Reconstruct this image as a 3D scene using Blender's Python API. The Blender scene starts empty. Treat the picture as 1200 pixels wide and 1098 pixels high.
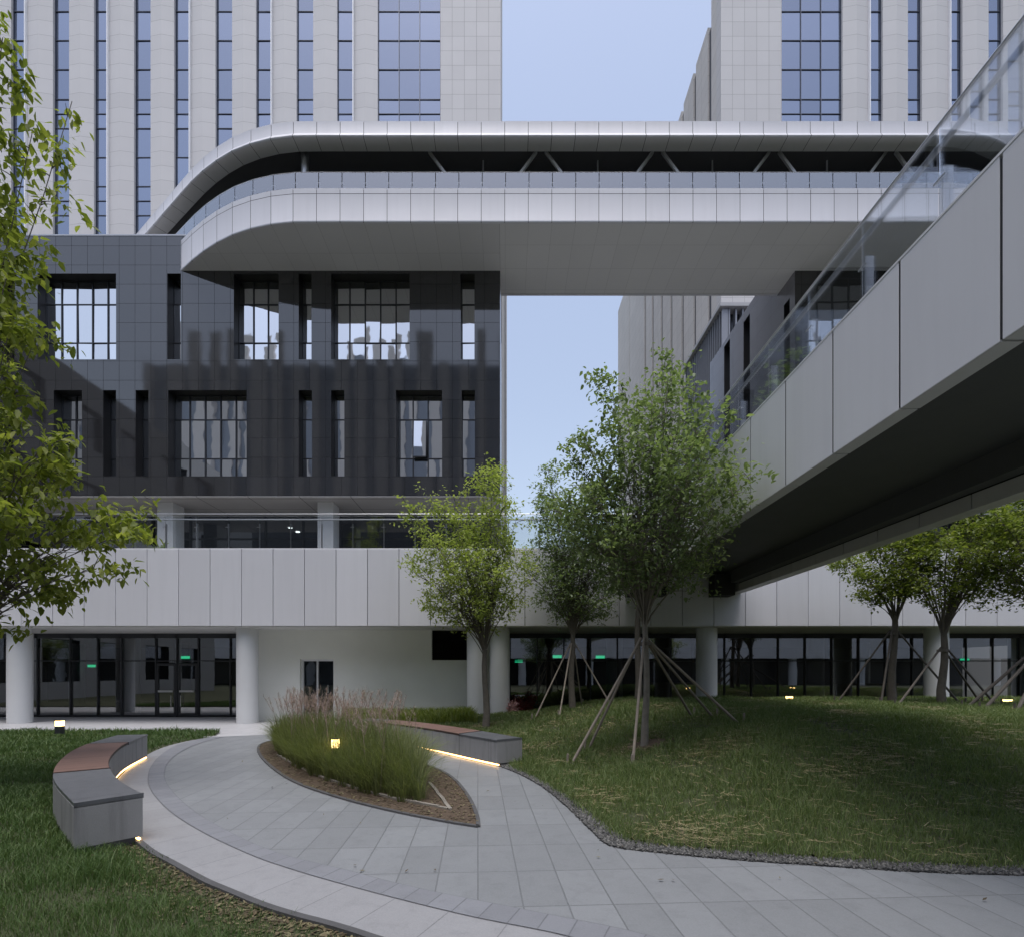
import bpy, math, random
import numpy as np
from mathutils import Vector
R = math.radians
SC = bpy.context.scene
COL = SC.collection

# ------------------------------------------------------------------ camera
F, CX, HY, H = 603.0, 592.0, 786.0, 1.6          # focal (px of a 1200 px wide frame), axis, horizon, eye height
cam_d = bpy.data.cameras.new('camera'); cam = bpy.data.objects.new('camera', cam_d); COL.objects.link(cam)
cam.location = (0, 0, H); cam.rotation_euler = (R(90), 0, 0)
cam_d.sensor_width = 36; cam_d.sensor_fit = 'HORIZONTAL'; cam_d.lens = F / 1200 * 36
cam_d.shift_x = (600 - CX) / 1200; cam_d.shift_y = (HY - 549) / 1200
cam_d.clip_end = 2000; cam_d.clip_start = 0.05
SC.camera = cam

# ------------------------------------------------------------------ light
SUN_EL, SUN_AZ = R(77), R(-172)                   # veiled sun, high and behind the viewer: soft, almost shadowless light
w = bpy.data.worlds.new('World'); SC.world = w; w.use_nodes = True
nt = w.node_tree; bg = nt.nodes['Background']
sky = nt.nodes.new('ShaderNodeTexSky'); sky.sky_type = 'NISHITA'; sky.sun_disc = False
sky.sun_elevation = SUN_EL; sky.sun_rotation = SUN_AZ
sky.air_density = 1.5; sky.dust_density = 3.2; sky.ozone_density = 1.8; sky.altitude = 60
hs = nt.nodes.new('ShaderNodeHueSaturation'); hs.inputs['Saturation'].default_value = 0.74; nt.links.new(sky.outputs[0], hs.inputs['Color'])
tm = nt.nodes.new('ShaderNodeMix'); tm.data_type = 'RGBA'; tm.blend_type = 'MULTIPLY'; tm.inputs[0].default_value = 1; tm.inputs[7].default_value = (1.015, 1.0, 1.04, 1)
nt.links.new(hs.outputs[0], tm.inputs[6]); nt.links.new(tm.outputs[2], bg.inputs[0]); bg.inputs[1].default_value = 0.112
sd = bpy.data.lights.new('sun', 'SUN'); sd.energy = 1.15; sd.angle = R(36); sd.color = (1.0, 0.985, 0.97)
so = bpy.data.objects.new('sun', sd); COL.objects.link(so)
sdir = Vector((math.sin(SUN_AZ) * math.cos(SUN_EL), math.cos(SUN_AZ) * math.cos(SUN_EL), math.sin(SUN_EL)))
so.rotation_euler = sdir.to_track_quat('Z', 'Y').to_euler(); so.location = (-30, 60, 40)
SC.view_settings.view_transform = 'Standard'; SC.view_settings.look = 'None'
SC.view_settings.exposure = 0.84; SC.view_settings.gamma = 1
SC.cycles.max_bounces = 8; SC.cycles.transparent_max_bounces = 16; SC.cycles.use_denoising = True

def PX(px, Y): return (px - CX) * Y / F
def PZ(py, Y): return H - (py - HY) * Y / F
def GP(px, py, z=0.0):
    Y = (H - z) * F / (py - HY); return (PX(px, Y), Y)

# ------------------------------------------------------------------ materials
MATS = {}
def newmat(name):
    m = bpy.data.materials.new(name); m.use_nodes = True; MATS[name] = m
    return m, m.node_tree, m.node_tree.nodes['Principled BSDF']
def N(t, typ, **kw):
    n = t.nodes.new(typ)
    for k, v in kw.items():
        if k in n.inputs: n.inputs[k].default_value = v
        else: setattr(n, k, v)
    return n
def mixc(t, fac, a, b, blend='MIX'):
    n = t.nodes.new('ShaderNodeMix'); n.data_type = 'RGBA'; n.blend_type = blend
    for s, v in ((n.inputs[0], fac), (n.inputs[6], a), (n.inputs[7], b)):
        if hasattr(v, 'is_linked') or isinstance(v, bpy.types.NodeSocket): t.links.new(v, s)
        elif isinstance(v, (int, float)): s.default_value = v
        else: s.default_value = (*v, 1) if len(v) == 3 else v
    return n.outputs[2]
def mth(t, op, a, b=None, c=None):
    n = t.nodes.new('ShaderNodeMath'); n.operation = op
    for i, v in enumerate((a, b, c)):
        if v is None: continue
        if isinstance(v, bpy.types.NodeSocket): t.links.new(v, n.inputs[i])
        else: n.inputs[i].default_value = v
    return n.outputs[0]
def world_pos(t):
    return N(t, 'ShaderNodeNewGeometry').outputs['Position']
def noise(t, scale, detail=4, rough=0.55, vec=None, dist=0.0):
    n = N(t, 'ShaderNodeTexNoise', Scale=scale, Detail=detail, Roughness=rough, Distortion=dist)
    t.links.new(vec if vec is not None else world_pos(t), n.inputs['Vector'])
    return n.outputs['Fac']
def ramp(t, fac, stops):
    n = t.nodes.new('ShaderNodeValToRGB'); t.links.new(fac, n.inputs[0])
    el = n.color_ramp.elements
    while len(el) < len(stops): el.new(0.5)
    for e, (p, c) in zip(el, stops): e.position = p; e.color = (*c, 1)
    return n.outputs[0]
def bump(t, h, strength, dist, bsdf):
    n = N(t, 'ShaderNodeBump', Strength=strength, Distance=dist); t.links.new(h, n.inputs['Height'])
    t.links.new(n.outputs[0], bsdf.inputs['Normal']); return n

def plain(name, col, rough=0.5, metal=0.0, var=0.08, vscale=3.0, spec=0.5, bstr=0.0, bscale=60):
    m, t, b = newmat(name)
    f = noise(t, vscale, 5)
    c = mixc(t, f, [x * (1 - var) for x in col], [min(1, x * (1 + var)) for x in col])
    t.links.new(c, b.inputs['Base Color']); b.inputs['Roughness'].default_value = rough
    b.inputs['Metallic'].default_value = metal; b.inputs['Specular IOR Level'].default_value = spec
    if bstr: bump(t, noise(t, bscale, 6), bstr, 0.01, b)
    return m

def panel(name, col, rough=0.35, var=0.05, metal=0.0, spec=0.5, dirt=0.08):
    """painted aluminium panels: tint differs from sheet to sheet, faint oil-canning and vertical weather streaks"""
    m, t, b = newmat(name)
    rnd = N(t, 'ShaderNodeNewGeometry').outputs['Random Per Island']
    c = mixc(t, rnd, [x * (1 - var) for x in col], [x * (1 + var) for x in col])
    p = world_pos(t); mp = N(t, 'ShaderNodeMapping'); mp.inputs['Scale'].default_value = (5, 5, 0.35); t.links.new(p, mp.inputs[0])
    st = noise(t, 1.0, 5, 0.6, mp.outputs[0])
    c = mixc(t, mth(t, 'MULTIPLY', mth(t, 'SMOOTH_MAX', mth(t, 'SUBTRACT', st, 0.45), 0.0, 0.05), dirt * 4), c, [x * 0.55 for x in col])
    t.links.new(c, b.inputs['Base Color'])
    r = mth(t, 'ADD', mth(t, 'MULTIPLY', noise(t, 2.0), 0.15), rough - 0.07); t.links.new(r, b.inputs['Roughness'])
    b.inputs['Metallic'].default_value = metal; b.inputs['Specular IOR Level'].default_value = spec
    bump(t, noise(t, 1.3, 1), 0.25, 0.02, b)
    return m

def tiles(name, col, tw, th, axis, x0=0.0, z0=0.0, joint=0.006, rough=0.4, var=0.08, jcol=0.5, spec=0.5, wob=0.0, speck=0.0, bscale=1.0, offset=0.0, warm=0.0):
    """stone cladding with open joints on a grid in world metres; axis: which two world axes carry the grid"""
    m, t, b = newmat(name)
    sp = N(t, 'ShaderNodeSeparateXYZ'); t.links.new(world_pos(t), sp.inputs[0])
    cb = N(t, 'ShaderNodeCombineXYZ')
    a, bb = {'xz': (0, 2), 'yz': (1, 2), 'xy': (0, 1)}[axis]
    t.links.new(mth(t, 'SUBTRACT', sp.outputs[a], x0), cb.inputs[0]); t.links.new(mth(t, 'SUBTRACT', sp.outputs[bb], z0), cb.inputs[1])
    br = N(t, 'ShaderNodeTexBrick'); br.offset = offset; br.squash = 1
    t.links.new(cb.outputs[0], br.inputs['Vector'])
    for k, v in (('Scale', 1.0), ('Mortar Size', joint), ('Mortar Smooth', 0.1), ('Bias', 0.0), ('Brick Width', tw), ('Row Height', th)): br.inputs[k].default_value = v
    br.inputs['Color1'].default_value = (*[x * (1 - var) for x in col], 1); br.inputs['Color2'].default_value = (*[x * (1 + var) for x in col], 1)
    br.inputs['Mortar'].default_value = (*[x * jcol for x in col], 1)
    c = br.outputs['Color']
    c = mixc(t, mth(t, 'MULTIPLY', noise(t, 0.6, 6, 0.6), 0.3), c, [x * (0.75 - warm) for x in col])
    if speck: c = mixc(t, mth(t, 'MULTIPLY', noise(t, 180, 2, 0.7), speck), c, [min(1, x * 1.6) for x in col])
    t.links.new(c, b.inputs['Base Color']); b.inputs['Specular IOR Level'].default_value = spec
    t.links.new(mth(t, 'ADD', mth(t, 'ADD', mth(t, 'MULTIPLY', noise(t, 1.2, 3), 0.12 if rough > .2 else 0.03), rough - 0.02), mth(t, 'MULTIPLY', br.outputs['Fac'], 0.5)), b.inputs['Roughness'])
    bn = bump(t, mth(t, 'SUBTRACT', 1.0, br.outputs['Fac']), 0.4 if rough > .2 else 0.05, 0.004, b)
    t.links.new(mth(t, 'MULTIPLY', mth(t, 'SUBTRACT', 1.0, br.outputs['Fac']), spec), b.inputs['Specular IOR Level'])
    if wob:                                       # polished slabs are never quite in one plane
        nn = N(t, 'ShaderNodeTexNoise', Scale=0.8, Detail=1.5)
        vm = N(t, 'ShaderNodeVectorMath', operation='SNAP'); vm.inputs[1].default_value = (tw, tw, th)
        t.links.new(world_pos(t), nn.inputs['Vector'])
        wn = N(t, 'ShaderNodeBump', Strength=wob * .7, Distance=0.05); t.links.new(nn.outputs['Fac'], wn.inputs['Height'])
        t.links.new(wn.outputs[0], bn.inputs['Normal'])
    return m

def mirror_glass(name, tint, wob=0.12, rough=0.02, dark=(0.02, 0.025, 0.03), fac=0.55):
    """coated glazing seen from outside: a tinted reflection over a dark room"""
    m, t, b = newmat(name)
    rnd = N(t, 'ShaderNodeNewGeometry').outputs['Random Per Island']
    c = mixc(t, rnd, [x * 0.88 for x in tint], [min(1, x * 1.12) for x in tint])
    t.nodes.remove(b); out = t.nodes['Material Output']
    g = N(t, 'ShaderNodeBsdfGlossy', Roughness=rough); d = N(t, 'ShaderNodeBsdfDiffuse', Color=(*dark, 1))
    t.links.new(c, g.inputs['Color'])
    wn = N(t, 'ShaderNodeBump', Strength=wob, Distance=0.05); t.links.new(noise(t, 0.9, 2), wn.inputs['Height']); t.links.new(wn.outputs[0], g.inputs['Normal'])
    fr = N(t, 'ShaderNodeFresnel', IOR=1.5)
    f = mth(t, 'ADD', mth(t, 'MULTIPLY', fr.outputs[0], 1 - fac), fac)
    mx = N(t, 'ShaderNodeMixShader'); t.links.new(f, mx.inputs[0]); t.links.new(d.outputs[0], mx.inputs[1]); t.links.new(g.outputs[0], mx.inputs[2])
    t.links.new(mx.outputs[0], out.inputs[0]); return m

def clear_glass(name, tint=(0.75, 0.8, 0.82), base=0.06, wob=0.05, k=1.0, ior=1.5):
    m, t, b = newmat(name); t.nodes.remove(b); out = t.nodes['Material Output']
    tr = N(t, 'ShaderNodeBsdfTransparent', Color=(*tint, 1)); g = N(t, 'ShaderNodeBsdfGlossy', Roughness=0.01); g.inputs['Color'].default_value = (.95, .97, 1, 1)
    if wob:
        wn = N(t, 'ShaderNodeBump', Strength=wob, Distance=0.05); t.links.new(noise(t, 0.8, 2), wn.inputs['Height']); t.links.new(wn.outputs[0], g.inputs['Normal'])
    fr = N(t, 'ShaderNodeFresnel', IOR=ior)
    f = mth(t, 'MINIMUM', mth(t, 'ADD', mth(t, 'MULTIPLY', fr.outputs[0], k), base), 1.0)
    mx = N(t, 'ShaderNodeMixShader'); t.links.new(f, mx.inputs[0]); t.links.new(tr.outputs[0], mx.inputs[1]); t.links.new(g.outputs[0], mx.inputs[2])
    t.links.new(mx.outputs[0], out.inputs[0]); return m

def emit(name, col, strength):
    m, t, b = newmat(name); b.inputs['Base Color'].default_value = (0.8, 0.8, 0.8, 1)
    b.inputs['Emission Color'].default_value = (*col, 1); b.inputs['Emission Strength'].default_value = strength; return m

def leafmat(name, c1, c2, c3, trans=0.25):
    m, t, b = newmat(name); out = t.nodes['Material Output']
    rnd = N(t, 'ShaderNodeNewGeometry').outputs['Random Per Island']
    c = ramp(t, rnd, [(0.0, c1), (0.55, c2), (1.0, c3)])
    c = mixc(t, mth(t, 'MULTIPLY', noise(t, 1.7, 2), 0.7), c, c1)
    t.links.new(c, b.inputs['Base Color']); b.inputs['Roughness'].default_value = 0.5; b.inputs['Specular IOR Level'].default_value = 0.35
    tl = N(t, 'ShaderNodeBsdfTranslucent'); t.links.new(mixc(t, 1.0, c, (1.0, 1.1, 0.5), 'MULTIPLY'), tl.inputs[0])
    mx = N(t, 'ShaderNodeMixShader'); mx.inputs[0].default_value = trans
    t.links.new(b.outputs[0], mx.inputs[1]); t.links.new(tl.outputs[0], mx.inputs[2]); t.links.new(mx.outputs[0], out.inputs[0]); return m

WHITE = panel('white_aluminium', (0.72, 0.72, 0.75), rough=0.36)
SKYP = panel('bridge_white_aluminium', (0.66, 0.66, 0.70), rough=0.5)
GREYP = panel('footbridge_aluminium', (0.72, 0.72, 0.74), rough=0.34, metal=0.0)
SOFF = tiles('soffit_panels', (0.66, 0.66, 0.67), 0.775, 1.3, 'xy', joint=0.007, rough=0.5, var=0.03, jcol=0.75)
SOFFD = tiles('terrace_soffit', (0.42, 0.41, 0.40), 1.9, 1.2, 'xy', joint=0.014, rough=0.45, var=0.04, jcol=0.3)
RENDERW = plain('white_paint_wall', (0.84, 0.85, 0.80), 0.8, var=0.07, vscale=1.2, bstr=0.15, bscale=90)
COLW = plain('column_paint', (0.66, 0.67, 0.68), 0.55, var=0.05, vscale=2.0)
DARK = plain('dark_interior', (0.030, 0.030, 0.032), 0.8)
JOINT = plain('joint_black', (0.035, 0.035, 0.04), 0.7)
FRAME = plain('window_frame_dark', (0.045, 0.048, 0.055), 0.4, metal=0.3)
TFRAME = plain('tower_frame', (0.10, 0.11, 0.14), 0.4, metal=0.3)
STEEL = plain('brushed_steel', (0.55, 0.56, 0.58), 0.32, metal=0.85)
STEELG = plain('painted_steel', (0.75, 0.76, 0.78), 0.4, metal=0.3)
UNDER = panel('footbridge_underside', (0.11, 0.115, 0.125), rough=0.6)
LIPG = panel('footbridge_lip', (0.62, 0.62, 0.63), rough=0.4)
GRANB = tiles('black_granite', (0.032, 0.032, 0.034), 0.586, 0.709, 'xz', x0=PX(586, 19), z0=PZ(581, 19), joint=0.005, rough=0.055, var=0.18, jcol=0.25, spec=0.62, wob=0.06, speck=0.25)
GRANB.node_tree.nodes['Principled BSDF'].inputs['IOR'].default_value = 1.75
GRANS = tiles('black_granite_side', (0.10, 0.10, 0.11), 0.6, 0.709, 'yz', z0=PZ(581, 19), joint=0.005, rough=0.12, var=0.15, jcol=0.3, spec=0.8, wob=0.03, speck=0.2)
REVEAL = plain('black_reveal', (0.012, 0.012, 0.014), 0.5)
TST = 0.663
STONE = tiles('tower_stone', (0.60, 0.585, 0.585), TST, 0.79, 'xz', x0=PX(587, 28), z0=PZ(9, 28), joint=0.010, rough=0.6, var=0.035, jcol=0.62)
STONEP = tiles('tower_stone_pier', (0.60, 0.585, 0.585), 60, 0.79, 'xz', x0=-30, z0=PZ(9, 28), joint=0.010, rough=0.6, var=0.035, jcol=0.62)
STONES = tiles('tower_stone_side', (0.60, 0.575, 0.55), 1.1, 0.79, 'yz', z0=PZ(9, 28), joint=0.010, rough=0.6, var=0.04, jcol=0.7)
TGLASS = mirror_glass('tower_glass', (0.36, 0.41, 0.52), 0.04, fac=0.62)
BGLASS = mirror_glass('granite_wall_glass', (0.86, 0.87, 0.89), 0.07, fac=0.72)
LGLASS = clear_glass('lobby_glass', (0.6, 0.63, 0.65), base=0.20, wob=0.02, k=1.3)
GGLASS = clear_glass('guard_glass', (0.94, 0.96, 0.97), base=0.08, wob=0.0, k=1.0)
SGLASS = clear_glass('skybridge_guard_glass', (0.93, 0.95, 0.97), base=0.22, wob=0.0, k=1.2)
FGLASS = clear_glass('footbridge_guard_glass', (0.93, 0.95, 0.97), base=0.03, wob=0.02, k=0.5)
LED = emit('warm_led', (1.0, 0.58, 0.20), 4.5)
LAMP = emit('warm_lamp', (1.0, 0.64, 0.22), 3.2)
GREEN = emit('exit_green', (0.02, 1.0, 0.42), 0.5)
DOWN = emit('downlight', (0.95, 1.0, 0.95), 2.5)
BARK = plain('bark', (0.13, 0.115, 0.095), 0.85, var=0.35, vscale=14, bstr=0.6, bscale=40)
BARKL = plain('pale_bark', (0.22, 0.20, 0.17), 0.85, var=0.35, vscale=11, bstr=0.6, bscale=40)
POLE = plain('stake_wood', (0.26, 0.225, 0.185), 0.8, var=0.25, vscale=9, bstr=0.4, bscale=50)
POLED = plain('stake_wood_dark', (0.10, 0.088, 0.075), 0.8, var=0.25, vscale=9, bstr=0.4, bscale=50)
LF_NEAR = leafmat('leaf_near', (0.169, 0.211, 0.05), (0.291, 0.33, 0.075), (0.491, 0.505, 0.149), 0.55)
LF_LIGHT = leafmat('leaf_light', (0.23, 0.281, 0.082), (0.383, 0.449, 0.145), (0.614, 0.646, 0.271), 0.48)
LF_DARK = leafmat('leaf_dark', (0.145, 0.199, 0.101), (0.243, 0.306, 0.16), (0.436, 0.508, 0.317), 0.45)
LF_MID = leafmat('leaf_mid', (0.131, 0.178, 0.042), (0.22, 0.262, 0.066), (0.366, 0.386, 0.099), 0.45)
LF_RED = leafmat('leaf_red', (0.10, 0.015, 0.02), (0.22, 0.03, 0.04), (0.35, 0.10, 0.08), 0.25)
LF_PINK = leafmat('leaf_pink', (0.40, 0.22, 0.23), (0.55, 0.34, 0.35), (0.62, 0.42, 0.42), 0.2)
GRASSL = leafmat('grass_left', (0.062, 0.116, 0.033), (0.095, 0.161, 0.046), (0.188, 0.241, 0.096), 0.25)
GRASSR = leafmat('grass_right', (0.107, 0.16, 0.055), (0.155, 0.222, 0.071), (0.313, 0.335, 0.155), 0.35)
STRAW = leafmat('straw', (0.20, 0.17, 0.09), (0.30, 0.25, 0.14), (0.42, 0.37, 0.22), 0.1)
REED = leafmat('reed', (0.116, 0.141, 0.059), (0.197, 0.237, 0.095), (0.358, 0.362, 0.18), 0.42)
PLUME = leafmat('plume', (0.24, 0.17, 0.165), (0.38, 0.28, 0.27), (0.50, 0.40, 0.38), 0.3)
SOIL = plain('soil', (0.085, 0.060, 0.040), 0.95, var=0.5, vscale=14, bstr=1.0, bscale=25)
TURF = plain('turf_soil', (0.045, 0.050, 0.022), 0.95, var=0.45, vscale=5, bstr=1.0, bscale=30)
GRAVEL = plain('gravel_stone', (0.17, 0.165, 0.16), 0.75, var=0.4, vscale=40)
EDGE = plain('edging_stone', (0.075, 0.075, 0.078), 0.7, var=0.3, vscale=6, bstr=0.3)
EDGEL = plain('edging_pale', (0.24, 0.22, 0.19), 0.8, var=0.3, vscale=6, bstr=0.3)
BSTONE = plain('bench_granite', (0.23, 0.23, 0.24), 0.6, var=0.28, vscale=7, bstr=0.25, bscale=120)
def stone_blocks(name, col, rough, step):
    m, t, b = newmat(name); u = N(t, 'ShaderNodeUVMap').outputs[0]; sp = N(t, 'ShaderNodeSeparateXYZ'); t.links.new(u, sp.inputs[0])
    fr = mth(t, 'FRACT', mth(t, 'DIVIDE', mth(t, 'ADD', sp.outputs[1], .3), step)); jn = mth(t, 'LESS_THAN', mth(t, 'ABSOLUTE', mth(t, 'SUBTRACT', fr, .5)), .004)
    cell = N(t, 'ShaderNodeTexWhiteNoise', noise_dimensions='1D'); t.links.new(mth(t, 'FLOOR', mth(t, 'ADD', mth(t, 'DIVIDE', mth(t, 'ADD', sp.outputs[1], .3), step), .5)), cell.inputs['W'])
    c = mixc(t, cell.outputs[0], [x * .85 for x in col], [x * 1.15 for x in col])
    c = mixc(t, noise(t, 2.2, 8, .65), [x * .6 for x in col], c); c = mixc(t, mth(t, 'MULTIPLY', noise(t, 160, 2, .8), .5), c, [x * 1.7 for x in col])
    wv = N(t, 'ShaderNodeMapping'); wv.inputs['Scale'].default_value = (9, 9, .8); t.links.new(world_pos(t), wv.inputs[0])
    c = mixc(t, mth(t, 'MULTIPLY', mth(t, 'SMOOTH_MAX', mth(t, 'SUBTRACT', noise(t, 1, 5, .6, wv.outputs[0]), .5), 0, .04), 2.5), c, [x * .45 for x in col])
    c = mixc(t, jn, c, [x * .2 for x in col]); t.links.new(c, b.inputs['Base Color']); b.inputs['Roughness'].default_value = rough
    bump(t, noise(t, 120, 4), .3, .004, b); return m
BSTONE = stone_blocks('bench_granite_blocks', (0.27, 0.27, 0.275), .6, .95)
BCAP = stone_blocks('bench_dark_cap', (0.105, 0.11, 0.12), .33, .95)
BCAP_OLD = plain('bench_dark_granite', (0.085, 0.09, 0.10), 0.33, var=0.22, vscale=6, bstr=0.1, bscale=120)

def paving(name, col, tw, th, rot, x0, y0, var, joint, uv=False, skew=False):
    m, t, b = newmat(name)
    if uv:
        src = N(t, 'ShaderNodeUVMap').outputs[0]
    else:
        src = world_pos(t)
    mp = N(t, 'ShaderNodeMapping'); mp.inputs['Location'].default_value = (x0, y0, 0); mp.inputs['Rotation'].default_value = (0, 0, rot)
    t.links.new(src, mp.inputs[0])
    br = N(t, 'ShaderNodeTexBrick'); br.offset = 0.0; br.squash = 1; t.links.new(mp.outputs[0], br.inputs['Vector'])
    for k, v in (('Scale', 1.0), ('Mortar Size', joint), ('Mortar Smooth', 0.15), ('Bias', 0.0), ('Brick Width', tw), ('Row Height', th)): br.inputs[k].default_value = v
    br.inputs['Color1'].default_value = (*[x * (1 - var) for x in col], 1); br.inputs['Color2'].default_value = (*[x * (1 + var) for x in col], 1)
    br.inputs['Mortar'].default_value = (*[x * 0.20 for x in col], 1)
    c = br.outputs['Color']
    big = noise(t, 0.9, 6, 0.62); c = mixc(t, mth(t, 'MULTIPLY', big, 0.75), c, [x * 0.58 for x in col])
    dr = noise(t, 5.5, 8, 0.72, dist=0.6); c = mixc(t, mth(t, 'MULTIPLY', mth(t, 'SMOOTH_MAX', mth(t, 'SUBTRACT', dr, 0.50), 0, 0.04), 3.2), c, [x * 0.50 for x in col])
    c = mixc(t, mth(t, 'MULTIPLY', noise(t, 90, 3, 0.8), 0.6), c, [min(1, x * 1.6) for x in col])
    t.links.new(c, b.inputs['Base Color'])
    t.links.new(mth(t, 'ADD', mth(t, 'MULTIPLY', noise(t, 3, 4), 0.25), 0.36), b.inputs['Roughness'])
    bn = bump(t, mth(t, 'SUBTRACT', 1.0, br.outputs['Fac']), 0.5, 0.004, b)
    b2 = N(t, 'ShaderNodeBump', Strength=0.25, Distance=0.004); t.links.new(noise(t, 150, 3), b2.inputs['Height']); t.links.new(b2.outputs[0], bn.inputs['Normal'])
    return m
ROT = math.atan2(CX - 560, F)
gx, gy = GP(560, 1022)
ca, sa = math.cos(-ROT), math.sin(-ROT)
PAVE = paving('grey_granite_paving', (0.195, 0.205, 0.215), 0.309, 0.617, -ROT, -(gx * ca - gy * sa), -(gx * sa + gy * ca), 0.17, 0.006)
BAND2 = paving('grey_granite_setts', (0.19, 0.197, 0.215), 0.20, 0.25, 0, 0, 0, 0.15, 0.005, uv=True)
BAND1 = paving('pale_granite_border', (0.255, 0.258, 0.268), 0.46, 0.25, 0, 0, 0, 0.10, 0.0045, uv=True)
PLAZA = paving('plaza_granite', (0.40, 0.40, 0.41), 0.6, 0.6, 0, 0, 0, 0.06, 0.006)
LOBF = paving('lobby_floor_stone', (0.14, 0.14, 0.145), 0.8, 0.8, 0, 0, 0, 0.05, 0.003)

m, t, b = newmat('bench_timber')                  # boards run across the seat, tint from board to board
u = N(t, 'ShaderNodeUVMap').outputs[0]
br = N(t, 'ShaderNodeTexBrick'); br.offset = 0; t.links.new(u, br.inputs['Vector'])
for k, v in (('Scale', 1.0), ('Mortar Size', 0.004), ('Mortar Smooth', 0.1), ('Bias', 0.0), ('Brick Width', 9.0), ('Row Height', 0.09)): br.inputs[k].default_value = v
br.inputs['Color1'].default_value = (0.15, 0.088, 0.070, 1); br.inputs['Color2'].default_value = (0.21, 0.125, 0.10, 1); br.inputs['Mortar'].default_value = (0.02, 0.012, 0.01, 1)
t.links.new(mixc(t, mth(t, 'MULTIPLY', noise(t, 12, 6), 0.5), br.outputs[0], (0.12, 0.07, 0.055)), b.inputs['Base Color']); b.inputs['Roughness'].default_value = 0.6
bump(t, mth(t, 'SUBTRACT', 1.0, br.outputs['Fac']), 0.5, 0.004, b)
TIMBER = m

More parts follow.
